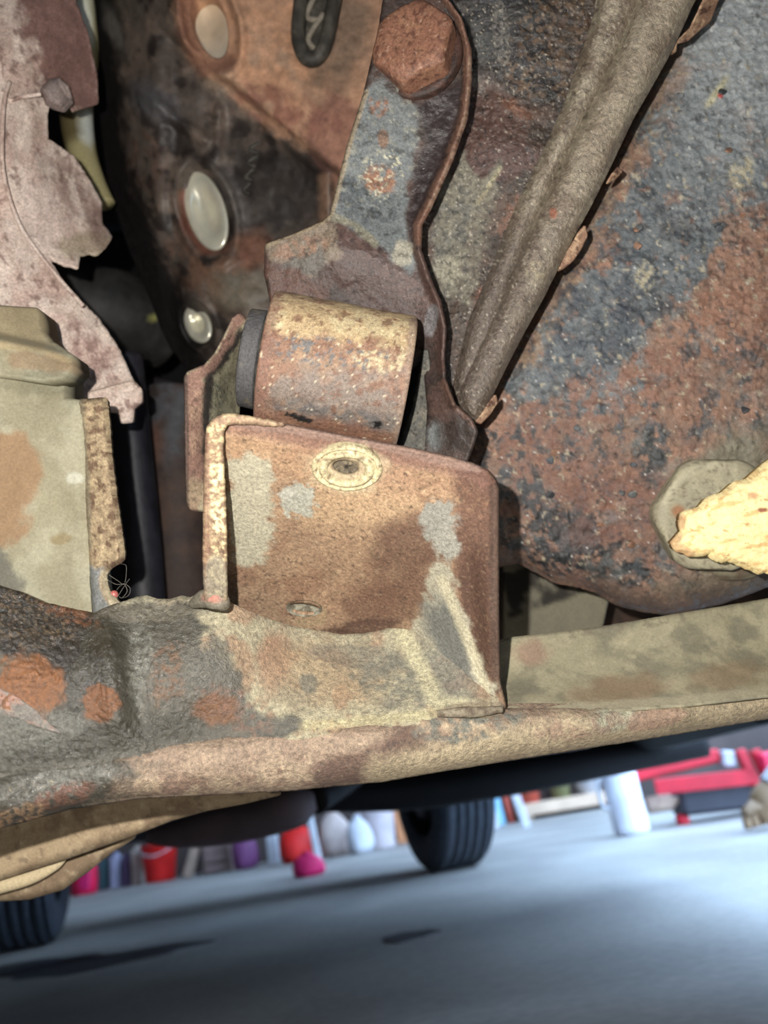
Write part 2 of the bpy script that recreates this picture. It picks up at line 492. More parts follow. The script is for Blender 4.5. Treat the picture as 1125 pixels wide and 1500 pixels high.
web = sheet('web_panel', WEB, webc, [
    ('base', (158, 150, 122), {'r': .85, 'sat': .78}),
    ('n', (142, 130, 104), 60, .1, .3), ('n', (150, 116, 86), 50, .28, .2, {'amt': .7}),
    ('b', (152, 112, 82), 400, 965, 24, 45, 10, {'amt': .7, 'soft': .5}), ('b', (156, 128, 92), 480, 985, 70, 40, 20, {'amt': .6, 'soft': .6}),
    ('b', (120, 116, 100), 575, 1000, 60, 35, 20, {'nm': (16, -.1, .3), 'amt': .85}), ('b', (112, 108, 94), 450, 1000, 14, 14, 0, {'amt': .8}),
    ('b', (112, 110, 100), 655, 990, 40, 60, -20, {'amt': .7, 'soft': .5}), ('b', (104, 102, 92), 540, 965, 90, 18, 5, {'amt': .5}),
    ('l', (176, 168, 132), [(590, 930), (620, 985), (640, 1030), (715, 1040)], 12, {'amt': .8, 'soft': .6}),
    ('l', (176, 166, 120), [(400, 1065), (500, 1060), (640, 1046)], 8, {'amt': .5, 'soft': .6}),
    ('b', (118, 96, 76), 690, 1040, 60, 12, -6, {'amt': .6}),
    # oil-soaked left end
    ('p', (84, 80, 68), [(-100, 800), (150, 890), (290, 885), (300, 930), (345, 985), (362, 1030), (440, 1068), (300, 1110), (-100, 1180)], {'soft': 8, 'warp': 22, 'ws': 45, 'r': .36}),
    ('n', (110, 108, 98), 30, .25, .2, {'amt': 0}),
    ('b', (92, 88, 78), 270, 975, 75, 60, 20, {'amt': .8, 'r': .34, 'nm': (14, -.2, .3)}),
    ('b', (58, 54, 42), 130, 985, 60, 90, 0, {'r': .26, 'soft': .4}),
    ('b', (60, 56, 42), 150, 1085, 170, 22, -10, {'r': .33, 'soft': .4}),
    ('p', (46, 40, 32), [(-100, 810), (0, 858), (60, 880), (140, 905), (110, 960), (95, 1000), (40, 965), (-100, 960)], {'soft': 6, 'warp': 14, 'r': .3}),
    ('b', (112, 90, 58), 30, 905, 80, 40, 15, {'nm': (5, .25, .2), 'r': .35}), ('b', (110, 70, 36), 100, 900, 45, 12, 20, {'nm': (9, .0, .2), 'r': .35}),
    ('b', (122, 74, 14), 45, 1005, 50, 48, 25, {'soft': .1, 'warp': .35, 'r': .46}),
    ('b', (112, 68, 14), 148, 1030, 28, 26, -35, {'soft': .12, 'warp': .5, 'ws': 18, 'r': .46}),
    ('b', (112, 80, 50), 245, 985, 26, 44, 10, {'nm': (10, 0, .2), 'r': .36, 'amt': .8}), ('b', (112, 74, 36), 318, 1042, 34, 22, 15, {'soft': .25, 'warp': .5, 'r': .5}),
    ('b', (118, 82, 60), 340, 1040, 60, 30, 20, {'nm': (12, .1, .2), 'amt': .6}),
    ('b', (100, 100, 92), 50, 1070, 70, 30, -10, {'r': .22, 'amt': .5}), ('b', (126, 126, 116), 205, 970, 20, 60, 5, {'r': .18, 'amt': .6, 'nm': (9, 0, .3)}),
    ('b', (120, 112, 96), 215, 897, 80, 14, 0, {'amt': .6, 'r': .6}),
    ('b', (162, 112, 92), 312, 878, 16, 8, 0, {'amt': .8}),
], 'wet', cm, thick=8, step=2.4, relief=ridge, bump=((50, .7), (16, .3), (6, .16)), rough_edge=.6)
# trough on the right of the bracket
TR = [(700, 950), (749, 938), (810, 931), (875, 923), (977, 906), (1125, 881), (1215, 866), (1215, 1012), (1125, 1020), (1004, 1034), (864, 1044), (735, 1044), (700, 1050)]
sheet('trough_panel', TR, [(700, 950, 412), (749, 938, 410), (977, 906, 412), (1215, 866, 418), (740, 990, 396), (900, 985, 394), (1125, 960, 404), (735, 1044, 358), (900, 1042, 363), (1125, 1020, 374), (1215, 1012, 380)], [
    ('base', (152, 144, 112), {'r': .85}),
    ('n', (128, 122, 98), 60, .1, .3), ('n', (166, 156, 122), 34, .2, .25, {'amt': .6}),
    ('b', (138, 110, 78), 910, 1010, 70, 20, -6, {'amt': .7, 'soft': .4}), ('b', (138, 112, 80), 1065, 990, 55, 20, -12, {'amt': .6, 'soft': .4}),
    ('b', (148, 112, 90), 780, 958, 26, 18, 0, {'amt': .7, 'soft': .5}), ('l', (122, 112, 92), [(820, 930), (1000, 905)], 7, {'amt': .7, 'nm': (14, 0, .2)}),
    ('l', (170, 160, 130), [(745, 1036), (860, 1036), (1000, 1026), (1125, 1012)], 7, {'amt': .7}),
], 'smooth', cm, thick=5, step=3, bump=((70, 1.0), (14, .3)), rough_edge=.7)
# weld run along lip and left flange foot
tube('weld_bead', [(285, 884, 352), (300, 876, 343), (318, 878, 337), (331, 886, 342)], [2.5, 4, 4.5, 2.5], [('base', (128, 120, 102), {'r': .7}), ('b', (168, 108, 88), 310, 876, 14, 8, 0, {})], 'rust', cm, seg=14, bump=.6)
tube('weld_bead', [(640, 1046, 350), (690, 1043, 349), (735, 1040, 350)], [1.5, 2.6, 1.5], [('base', (132, 120, 98), {'r': .8}), ('n', (100, 84, 66), 14, .1, .2)], 'rust', cm, seg=12, bump=.5)
# peeled film of grime at the far left
sheet('peeled_grime_flake', [(-60, 1000), (0, 1010), (22, 1020), (50, 1040), (88, 1075), (60, 1066), (25, 1052), (0, 1046), (-60, 1040)], [(-60, 1010, 303), (0, 1014, 306), (88, 1075, 308), (0, 1046, 304)],
      [('base', (112, 104, 94), {'r': .4}), ('n', (160, 110, 86), 30, .1, .25)], 'wet', web, thick=.8, step=2.5, bump=((20, .4),))

# ================================================================== mount bracket
mb = thing('mount_bracket', 'rusty bent-plate mount bracket with two holes, welded to the crossmember', 'bracket', cpt(520, 900, 385))
PL = [(322, 632), (322, 622), (332, 615), (348, 615), (420, 626), (520, 645), (600, 660), (660, 673), (695, 684), (712, 692), (722, 702), (727, 716), (727, 800), (727, 900), (729, 1000), (738, 1036), (700, 1042), (650, 1000), (600, 950), (520, 950), (440, 940), (360, 915), (334, 895), (330, 800), (326, 700)]
plc = [(330, 620, 322), (520, 645, 324), (700, 688, 327), (330, 760, 356), (520, 780, 352), (640, 790, 344), (724, 800, 334), (335, 890, 392), (430, 900, 391), (520, 930, 394), (600, 930, 386), (726, 920, 342), (734, 1034, 353), (680, 1000, 366), (700, 1040, 358)]
def plate_relief(px, py):
    r = 0
    r = r + 3.5 * np.exp(-(((px - 690 + (py - 850) * -.12) / 14) ** 2)) * sstep(py, 760, 860)
    # rolled top edge
    te = py - (622 + (px - 330) * .178)
    return r + 3.0 * (1 - sstep(te, 0, 16)) + 3.0 * sstep(px, 712, 727)
plate = sheet('plate', PL, plc, [
    ('base', (146, 112, 76), {'r': .8, 'sat': .6}),
    ('n', (156, 120, 80), 70, .05, .3), ('n', (138, 98, 64), 55, .2, .25, {'amt': .8}),
    ('l', (176, 140, 90), [(470, 735), (560, 735), (640, 720)], 36, {'amt': .8, 'soft': .6}),
    ('l', (178, 136, 86), [(340, 655), (420, 668), (470, 690)], 22, {'amt': .6, 'soft': .7}),
    ('b', (150, 100, 68), 560, 690, 120, 30, 12, {'amt': .4, 'soft': .7}),
    ('n', (188, 160, 112), 9, .5, .2, {'amt': .4}),
    ('b', (104, 66, 46), 700, 770, 40, 120, 0, {'amt': .9, 'soft': .3}), ('b', (96, 60, 42), 600, 800, 60, 46, -30, {'amt': .7, 'soft': .4, 'ws': 40}),
    ('b', (94, 60, 40), 705, 900, 28, 110, -8, {'amt': .95, 'soft': .3}), ('b', (110, 72, 48), 570, 880, 80, 34, -15, {'amt': .75, 'soft': .4}),
    ('b', (84, 52, 36), 530, 920, 60, 12, -10, {'amt': .8}), ('b', (128, 86, 54), 660, 730, 60, 24, 20, {'amt': .6, 'nm': (12, .0, .3)}),
    ('n', (70, 50, 38), 8, .5, .12, {'amt': .7}), ('n', (176, 142, 94), 5, .4, .2, {'amt': .25}), ('n', (104, 72, 48), 4.5, .3, .2, {'amt': .45}),
    ('l', (120, 78, 62), [(330, 622), (520, 650), (700, 692), (724, 720)], 13, {'amt': .7, 'soft': .6}),
    ('l', (136, 106, 92), [(330, 617), (520, 645), (700, 687)], 6, {'amt': .7, 'soft': .6}),
    ('l', (92, 68, 54), [(724, 715), (725, 860), (727, 1010)], 7, {'amt': .7}),
    # bare grey primer patches
    ('p', (158, 150, 122), [(332, 672), (365, 665), (390, 680), (398, 700), (394, 760), (398, 800), (385, 825), (355, 835), (340, 830)], {'soft': 5, 'warp': 16, 'ws': 30, 'r': .9}),
    ('b', (150, 147, 130), 438, 735, 24, 22, 0, {'soft': .12, 'warp': .7, 'ws': 16}), ('b', (158, 154, 138), 420, 722, 14, 8, 0, {'soft': .2, 'warp': .6, 'ws': 16}),
    ('b', (132, 128, 116), 642, 762, 26, 30, 10, {'soft': .2, 'warp': .6, 'ws': 18}), ('b', (140, 136, 122), 655, 795, 18, 26, -10, {'soft': .25, 'warp': .6, 'ws': 18}),
    ('p', (158, 150, 124), [(640, 815), (662, 830), (668, 880), (690, 930), (715, 985), (735, 1045), (600, 1045), (590, 960), (600, 925), (622, 880), (626, 840)], {'soft': 6, 'warp': 16, 'ws': 26, 'r': .9}),
    ('b', (112, 112, 104), 655, 930, 26, 60, -22, {'soft': .35, 'warp': .4}), ('b', (104, 104, 98), 660, 1000, 30, 30, 0, {'soft': .4}),
    ('l', (180, 170, 132), [(648, 850), (668, 900), (690, 950), (712, 1010)], 7, {'amt': .8, 'soft': .6}),
    ('b', (176, 160, 116), 508, 686, 56, 34, 8, {'amt': .6, 'soft': .3}),
    ('l', (156, 128, 82), [(472, 896), (468, 910), (440, 912)], 7, {'amt': .8}),
], 'rust', mb, thick=4.5, step=2.0, holes=[ellipse(506, 683, 24, 15, 8), ellipse(446, 890, 27, 9.5, 8)], relief=plate_relief, bump=((90, 1.0), (20, .25), (7, .1)), rim=.4, rough_edge=.4)
# left side flange, its cut edge turned to the camera
FL = [(304, 640), (306, 626), (314, 616), (328, 609), (345, 609), (380, 615), (412, 621), (414, 622.5), (380, 619), (348, 617), (332, 619), (325, 630), (324, 660), (327, 720), (329, 780), (330, 840), (330, 880), (302, 880), (300, 820), (301, 740), (302, 690)]
sheet('side_flange', FL, [(310, 620, 317), (330, 610, 317), (420, 624, 321), (305, 700, 320), (325, 700, 320), (303, 800, 326), (329, 800, 326), (302, 880, 334), (330, 880, 334)], [
    ('base', (140, 112, 80), {'r': .75}), ('n', (190, 168, 116), 8, .1, .2), ('n', (100, 72, 52), 10, .3, .15, {'amt': .8}),
    ('l', (208, 190, 140), [(316, 690), (316, 770)], 12, {'nm': (7, .05, .2), 'amt': .8}), ('l', (130, 92, 70), [(300, 640), (300, 880)], 8, {'amt': .7}),
    ('b', (128, 122, 104), 316, 850, 16, 40, 0, {'amt': .7}), ('l', (150, 118, 92), [(318, 614), (420, 624)], 7, {'amt': .6}),
], 'rust', mb, thick=42, step=2.0, ext=(-.21, .06, 1), bump=((30, .4), (8, .3), (4, .2)), rim=.25, rough_edge=.9)
# collared hole with stepped rings, and the lower open hole, both seated square to the plate
def plate_frame(x, y):
    f = lambda x, y: unproj(x, y, float(tps(plc)(np.array([x]), np.array([y]))[0] + plate_relief(np.array([x]), np.array([y]))[0]))
    c, ex, ey = f(x, y), f(x + 8., y) - f(x - 8., y), f(x, y + 8.) - f(x, y - 8.)
    n_ = np.cross(ex, ey); n_ /= np.linalg.norm(n_)
    return c, (n_ if n_[2] < 0 else -n_), ex
RINGL = [('base', (178, 164, 118), {'r': .7}), ('n', (128, 106, 74), 10, .25, .2), ('n', (200, 188, 146), 7, .3, .2, {'amt': .7})]
c, nh, exh = plate_frame(508., 686.)
hc_ = lathe('hole_collar', [(-3, 15.4), (.6, 15.2), (1.5, 14.4), (1.6, 13.4), (.3, 12.9), (.2, 12.3), (1.7, 11.8), (2.4, 10.8), (2.3, 9.2), (1.2, 8.2), (-2, 7.6), (-7, 7.4)], c, nh, RINGL, 'rust', mb, seg=90, bump=((6, .3),), squash=(exh, .74))
lathe('hole_plug', [(-2.6, 8.0), (-2.4, 6), (-3.0, 3), (-2.3, .05)], c, nh, [('base', (104, 92, 72), {'r': .8}), ('n', (48, 40, 32), 9, .15, .2), ('n', (132, 116, 84), 8, .3, .2)], 'rust', hc_, seg=60, bump=((6, .6),), squash=(exh, .74))
c, nh, exh = plate_frame(446., 890.)
lathe('lower_hole_cup', [(.7, 9.2), (.4, 8.4), (-1.6, 7.6), (-3, 5), (-3.4, .05)], c, nh, [('base', (134, 128, 108), {'r': .8}), ('n', (98, 90, 72), 12, .1, .2)], 'rust', mb, seg=60, bump=(), squash=(exh, .6))

# ================================================================== rubber bushing
ax = np.array((math.cos(math.radians(9.5)), -math.sin(math.radians(9.5)), 0.06))
ax /= np.linalg.norm(ax)
bc = unproj(492, 548, 384)
bu = thing('bushing', 'thick round mount bushing in a rusty tan steel sleeve above the bracket', 'bushing', c2w(bc - np.array((0, 34, 0))))
SL = [('base', (142, 104, 78), {'r': .62}), ('n', (150, 118, 88), 50, .1, .3),
      ('p', (120, 108, 100), [(370, 575), (450, 545), (560, 555), (600, 570), (590, 630), (520, 610), (440, 600), (390, 590)], {'soft': 14, 'warp': 30, 'amt': .8, 'r': .5}),
      ('p', (178, 152, 104), [(395, 425), (610, 455), (608, 505), (540, 500), (470, 500), (392, 480)], {'soft': 10, 'warp': 26, 'ws': 28, 'amt': .9}),
      ('b', (190, 170, 124), 545, 478, 60, 18, 8, {'nm': (12, -.1, .25), 'amt': .8}), ('b', (196, 180, 132), 402, 460, 14, 34, 10, {'nm': (10, -.1, .25)}), ('b', (182, 164, 122), 560, 525, 44, 18, 0, {'nm': (10, .05, .2)}),
      ('n', (122, 80, 56), 15, .33, .14, {'amt': .75}), ('b', (100, 104, 108), 480, 515, 90, 22, 6, {'nm': (10, .15, .15), 'amt': .85}),
      ('b', (92, 92, 94), 500, 612, 110, 16, 10, {'amt': .7, 'soft': .4, 'nm': (20, -.2, .3)}), ('b', (130, 84, 58), 500, 632, 120, 14, 12, {'amt': .7, 'soft': .4}),
      ('l', (128, 88, 70), [(402, 435), (384, 520), (376, 610)], 12, {'amt': .75, 'soft': .6}), ('l', (146, 122, 104), [(606, 470), (598, 560), (582, 650)], 6, {'amt': .7, 'soft': .6}),
      ('b', (30, 28, 28), 553, 622, 6, 5, 0, {'warp': .9, 'ws': 8}), ('b', (40, 36, 34), 438, 612, 20, 4, 20, {'warp': .9, 'ws': 8}), ('n', (70, 58, 48), 6, .6, .1, {'amt': .7}), ('n', (210, 196, 160), 6, .62, .1, {'amt': .6})]
prof = [(-33.5, 31.2), (-34.6, 32.2), (-34.6, 33.6), (-33.6, 34.4)] + [(-33.6 + i * .84, 34.5) for i in range(1, 80)] + [(34.0, 34.3), (34.8, 33.6), (34.8, 32.0), (33.6, 31.2)]
lathe('outer_sleeve', prof, bc, ax, SL, 'rust', bu, seg=220, bump=((22, .5), (6, .25)))
RUB = [('base', (58, 56, 56), {'r': .85}), ('n', (84, 80, 74), 22, .1, .25), ('n', (110, 88, 60), 14, .45, .15, {'amt': .6})]
lathe('rubber_core', [(-38, 8), (-38, 22), (-36, 25), (-33.8, 28), (-28, 31.4), (28, 31.4), (33.8, 31.4), (34.2, 28), (34.2, 8)], bc, ax, RUB, 'rust', bu, seg=96)
lathe('inner_tube', [(-46, 6), (-46, 20), (-45, 24), (-37, 24.5), (-37, 8), (34, 8), (34, 11), (36, 11), (36, 6)], bc, ax, [('base', (84, 82, 84), {'r': .7}), ('n', (110, 102, 84), 20, .4, .2)], 'rust', bu, seg=72)

# ear plate at the left end of the bushing
ear = sheet('ear_plate', [(272, 552), (276, 546), (300, 536), (316, 518), (330, 492), (342, 466), (350, 461), (359, 470), (360, 484), (354, 520), (349, 560), (346, 610), (320, 640), (308, 690), (304, 735), (296, 746), (280, 744), (275, 735), (273, 640)],
    [(275, 560, 372), (300, 560, 371), (276, 740, 376), (300, 740, 377), (345, 470, 388), (358, 475, 391), (330, 520, 386), (350, 560, 412), (318, 600, 386), (345, 610, 414), (300, 650, 375)], [
    ('base', (150, 142, 104), {'r': .8, 'sat': .58}), ('n', (128, 118, 84), 24, .1, .25),
    ('b', (106, 104, 80), 318, 580, 12, 18, 0, {'nm': (6, 0, .2)}), ('l', (52, 44, 36), [(352, 490), (330, 520), (306, 550), (301, 620), (298, 700)], 7, {'warp': .6, 'ws': 12, 'soft': .5}),
    ('p', (138, 96, 76), [(268, 548), (300, 534), (318, 515), (335, 480), (345, 455), (362, 466), (346, 492), (332, 515), (310, 545), (297, 555), (297, 720), (290, 750), (268, 750)], {'soft': 4, 'warp': 6}),
    ('l', (160, 122, 88), [(286, 580), (286, 660)], 10, {'amt': .6, 'nm': (14, 0, .3)}), ('b', (140, 118, 80), 285, 725, 18, 24, 0, {'amt': .8, 'soft': .5}),
    ('n', (86, 62, 48), 12, .4, .15, {'amt': .6}), ('l', (72, 54, 46), [(272, 550), (274, 740)], 3, {'amt': .7}),
], 'rust', None, thick=5, step=1.8, bump=((20, .4), (6, .2)), rough_edge=.5)
tag(ear, 'upright rusty ear plate with hooked top at left end of the bushing', 'plate')
# spacer washer at the right end
wa = sheet('spacer_plate', [(621, 515), (625, 512), (628, 530), (629, 590), (628, 640), (622, 668), (578, 668), (586, 652), (604, 600), (616, 548)], [(622, 515, 400), (628, 660, 397), (590, 660, 404), (606, 600, 404)],
    [('base', (92, 90, 84), {'r': .75}), ('n', (112, 106, 94), 16, .1, .25), ('n', (70, 66, 60), 8, .4, .2)], 'rust', None, thick=3, step=1.6, bump=((10, .2),))
tag(wa, 'thin dark grey spacer plate at right end of the bushing', 'spacer')

# ================================================================== support arm
sa = thing('support_arm', 'dark oily steel support arm with raised edge running down to the bushing', 'bracket', cpt(600, 480, 400))
ARM = [(566, -60), (564, 0), (558, 40), (536, 135), (512, 210), (497, 270), (486, 314), (474, 325), (430, 344), (391, 358), (390, 400), (396, 428), (405, 470), (600, 500), (622, 510), (626, 556), (630, 600), (626, 664), (640, 670), (682, 674), (690, 655), (697, 632), (690, 616), (664, 592), (650, 556), (648, 520), (651, 480), (643, 441), (629, 409), (614, 366), (615, 327), (629, 302), (661, 231), (682, 171), (688, 117), (688, 71), (674, 25), (652, -5), (640, -60)]
armc = [(566, -60, 392), (650, -60, 392), (560, 100, 392), (680, 100, 392), (520, 200, 394), (650, 240, 395), (500, 270, 394), (560, 300, 400), (620, 310, 396), (486, 318, 394), (392, 360, 402), (394, 430, 404), (450, 400, 399), (500, 360, 391), (560, 400, 394), (600, 440, 397), (530, 440, 402), (625, 400, 394), (645, 470, 392), (625, 520, 402), (648, 540, 394), (660, 590, 384), (697, 632, 378), (640, 665, 392), (660, 630, 386), (685, 670, 382)]
sheet('arm_plate', ARM, armc, [
    ('base', (70, 54, 48), {'r': .46, 'sat': .6}), ('n', (92, 66, 56), 40, .1, .3),
    # diagonal web, purple brown
    ('p', (86, 62, 56), [(486, 312), (545, 350), (600, 400), (640, 450), (640, 500), (560, 470), (480, 410), (470, 340)], {'soft': 10, 'warp': 10, 'r': .4}),
    ('l', (112, 84, 74), [(500, 335), (560, 385), (620, 440)], 14, {'amt': .6, 'soft': .7, 'nm': (12, 0, .3)}),
    # boss
    ('p', (122, 104, 84), [(388, 355), (474, 322), (490, 330), (500, 372), (470, 395), (452, 405), (420, 388), (395, 380)], {'soft': 5, 'warp': 10}),
    ('b', (96, 92, 86), 445, 385, 36, 18, -20, {'amt': .8}), ('b', (140, 104, 78), 440, 365, 40, 16, -15, {'nm': (12, 0, .25)}), ('p', (100, 66, 52), [(390, 385), (420, 395), (455, 412), (480, 430), (470, 470), (390, 470)], {'soft': 6, 'warp': 12}),
    # blue grey face
    ('p', (104, 110, 112), [(545, 110), (590, 150), (606, 160), (612, 210), (600, 270), (596, 330), (602, 395), (575, 385), (540, 350), (486, 314), (510, 215), (532, 145)], {'soft': 7, 'warp': 14, 'ws': 24, 'r': .5}),
    ('b', (76, 84, 88), 535, 290, 44, 36, 20, {'amt': .8, 'nm': (16, -.1, .3)}), ('n', (150, 146, 122), 9, .5, .12, {'amt': 0}),
    ('b', (128, 128, 116), 560, 215, 60, 110, 15, {'nm': (11, .28, .14), 'amt': .85}), ('b', (148, 96, 58), 556, 262, 22, 22, 0, {'nm': (12, -.1, .25)}), ('b', (140, 92, 60), 555, 155, 14, 18, 0, {'nm': (10, -.05, .25)}), ('b', (140, 100, 66), 562, 205, 8, 14, 0, {'amt': .8}),
    ('b', (178, 172, 140), 562, 255, 34, 34, 0, {'nm': (9, .25, .12), 'amt': .9}), ('b', (146, 140, 120), 590, 372, 14, 20, 20, {'soft': .2, 'warp': .5, 'ws': 16}), ('l', (128, 122, 98), [(486, 316), (520, 330), (548, 355)], 6, {'amt': .8, 'warp': .6}),
    ('l', (150, 130, 96), [(536, 135), (512, 210), (497, 270), (486, 312), (474, 324), (391, 358)], 4, {'amt': .8}),
    ('p', (56, 42, 42), [(612, 150), (680, 120), (672, 180), (625, 300), (608, 330), (612, 380), (600, 330), (606, 270), (622, 210)], {'soft': 8, 'warp': 8, 'r': .38}),
    # rusty raised edge
    ('l', (122, 82, 60), [(652, -5), (674, 25), (686, 71), (686, 117), (680, 171), (659, 231), (627, 302), (613, 330), (613, 366)], 6.5, {'soft': .4}), ('l', (92, 64, 54), [(613, 366), (627, 409), (641, 441), (649, 480), (648, 540)], 8, {'soft': .4}),
    ('l', (150, 120, 92), [(688, 80), (684, 160), (661, 231), (629, 302)], 2.5, {'amt': .6, 'nm': (8, 0, .3)}),
    ('b', (100, 104, 104), 640, 640, 14, 20, 0, {'soft': .5}), ('b', (66, 52, 46), 668, 640, 24, 30, 0, {'soft': .5}), ('l', (110, 76, 60), [(650, 560), (668, 595), (694, 620)], 6, {'amt': .8}),
    ('b', (130, 130, 134), 632, 470, 10, 22, 10, {'r': .2, 'amt': .6}), ('n', (40, 32, 30), 12, .4, .15, {'amt': .5}),
], 'rust', sa, thick=7, step=2.2, bump=((40, .8), (12, .3), (5, .15)),
    relief=lambda px, py: -4.5 * np.exp(-(near_seg(px, py, [((652, -5), (674, 25)), ((674, 25), (686, 71)), ((686, 71), (686, 117)), ((686, 117), (680, 171)), ((680, 171), (659, 231)), ((659, 231), (627, 302)), ((627, 302), (613, 330)), ((613, 330), (613, 366)), ((613, 366), (627, 409)), ((627, 409), (641, 441)), ((641, 441), (650, 480)), ((650, 480), (649, 540)), ((649, 540), (664, 592))])[0] / 6.0) ** 2), rough_edge=.6)
# bolt
bo = thing('hex_bolt', 'large rust-brown hex bolt head in the top of the support arm', 'bolt', cpt(607, 100, 388))
bax = np.array((-0.30, .10, -0.93)); bax /= np.linalg.norm(bax)
b0 = unproj(612, 82, 394)
BL = [('base', (138, 90, 64), {'r': .55}), ('n', (144, 98, 68), 24, .1, .3), ('n', (108, 66, 48), 9, .25, .2), ('n', (184, 150, 124), 4, .55, .12, {'amt': .6})]
hx = (19.2, 0.35)
lathe('bolt_head', [(-2, 21.5), (5, 21.5), (11, 21.5), (13.2, 19.6), (14.4, 17.2), (15.0, 15.0), (15.2, 10), (15.0, 5), (14.9, .05)], b0, bax, BL, 'rust', bo, seg=120, bump=((8, .5), (3, .25)), hexed={0: hx, 1: hx, 2: hx, 3: (18.4, .35)})
lathe('bolt_flange', [(-3, 23), (.4, 23), (1.6, 22), (2.0, 19), (2.0, 17)], b0, bax, [('base', (86, 56, 44), {'r': .5}), ('n', (60, 42, 36), 14, .1, .2)], 'rust', bo, seg=72)
# ================================================================== oily casting between the arm and the flange rails
oc = sheet('engine_cover', [(600, -70), (930, -70), (905, 0), (840, 170), (770, 300), (720, 420), (705, 520), (690, 600), (660, 600), (640, 540), (600, 440), (590, 330), (620, 250), (640, 100)],
    [(640, -60, 424), (920, -60, 424), (690, 150, 428), (820, 150, 420), (620, 330, 432), (740, 330, 420), (640, 450, 432), (700, 450, 420), (660, 590, 424), (700, 570, 420), (760, 90, 418), (730, 210, 416)], [
    ('base', (70, 54, 42), {'r': .4}), ('n', (94, 68, 50), 40, .05, .3),
    ('b', (46, 42, 36), 740, 40, 80, 80, 0, {'r': .22, 'soft': .4}), ('b', (40, 38, 34), 790, 120, 50, 30, 30, {'r': .2, 'soft': .4}),
    ('b', (104, 76, 40), 810, 60, 60, 90, 25, {'nm': (9, .1, .2), 'r': .4}), ('b', (128, 122, 112), 735, 55, 14, 44, -5, {'r': .15, 'nm': (7, 0, .3), 'amt': .8}), ('b', (120, 114, 106), 715, 130, 30, 12, 30, {'r': .15, 'amt': .7}),
    ('b', (98, 64, 50), 715, 190, 46, 60, 20, {'r': .42, 'soft': .5}), ('b', (124, 78, 48), 755, 158, 26, 10, 30, {'soft': .4}), ('b', (94, 62, 54), 735, 235, 50, 30, -20, {'r': .45}),
    ('p', (122, 116, 98), [(680, 225), (690, 250), (705, 262), (735, 235), (725, 290), (715, 350), (700, 410), (690, 450), (660, 440), (640, 415), (632, 350), (640, 300), (660, 260)], {'soft': 7, 'warp': 14, 'r': .7}),
    ('b', (96, 96, 92), 660, 330, 26, 60, 15, {'amt': .6, 'nm': (20, 0, .3)}), ('b', (150, 144, 120), 655, 395, 22, 20, 0, {'amt': .7}),
    ('l', (124, 80, 50), [(760, 292), (745, 315), (736, 340)], 8, {'nm': (8, -.1, .3)}), ('l', (160, 150, 110), [(733, 245), (715, 275), (700, 297)], 3, {'amt': .8}),
    ('l', (140, 74, 42), [(705, 425), (694, 470), (685, 475)], 4, {'amt': .8}), ('b', (84, 68, 54), 670, 480, 40, 40, 0, {'amt': .7}), ('b', (92, 72, 58), 700, 350, 18, 80, 15, {'amt': .5, 'nm': (12, 0, .3)}),
    ('n', (34, 30, 28), 9, .3, .15, {'amt': .6, 'r': .2}), ('n', (196, 184, 164), 4.2, .5, .1, {'amt': .6, 'r': .2}),  # last layer: pale specks painted in as fine oily glints
], 'wet', None, thick=12, step=2.0, bump=((40, 1.6), (14, .8), (5, .4)))
tag(oc, 'oily gritty dark casting between the support arm and the flange rails', 'engine part')

# ================================================================== flange rails (two rounded ridges)
fr = thing('flange_rails', 'pair of greasy brown rounded rails running diagonally beside the oil pan', 'engine part', cpt(720, 560, 405))
RL = [('base', (150, 136, 112), {'r': .42}), ('n', (124, 106, 84), 50, .05, .3), ('n', (160, 146, 120), 30, .25, .2, {'amt': .7}), ('p', (108, 92, 78), [(640, 330), (800, 330), (740, 640), (600, 640)], {'soft': 60, 'warp': 30}), ('n', (84, 62, 48), 12, .35, .15, {'amt': .6}), ('n', (206, 198, 176), 4.2, .52, .1, {'amt': .5, 'r': .25}), ('n', (90, 72, 58), 6, .45, .12, {'amt': .5})]
r1 = [(878, -70), (950, -70), (938, 0), (900, 90), (850, 190), (800, 290), (765, 370), (740, 440), (700, 560), (676, 590), (668, 560), (690, 470), (720, 400), (760, 300), (800, 220), (835, 140), (868, 40), (880, 0)]
sheet('rail', r1, [(900, -70, 404), (920, 0, 404), (800, 250, 404), (720, 430, 406), (680, 570, 406)], RL + [('l', (124, 80, 50), [(755, 295), (742, 320)], 7, {'nm': (7, -.1, .3)})], 'wet', fr, thick=18, step=2.4, edge=(26, 9), bump=((30, .8), (7, .35)))
r2 = [(948, -70), (1062, -70), (1030, -30), (1011, 8), (986, 64), (955, 120), (925, 172), (892, 242), (862, 302), (838, 344), (812, 397), (796, 430), (766, 484), (738, 538), (712, 592), (696, 616), (680, 600), (672, 572), (700, 510), (735, 440), (762, 372), (800, 290), (850, 190), (900, 90), (936, 0)]
sheet('rail', r2, [(1000, -70, 396), (985, 0, 396), (860, 250, 397), (760, 450, 399), (690, 600, 398)], RL + [('b', (148, 134, 104), 785, 395, 18, 14, 0, {'nm': (8, 0, .3)}), ('l', (150, 134, 108), [(990, -20), (930, 100), (870, 220)], 22, {'amt': .5, 'soft': .6}), ('b', (160, 92, 50), 810, 312, 6, 8, 0, {})], 'wet', fr, thick=26, step=2.4, edge=(30, 11), bump=((30, .8), (7, .35)), rough_edge=.6)
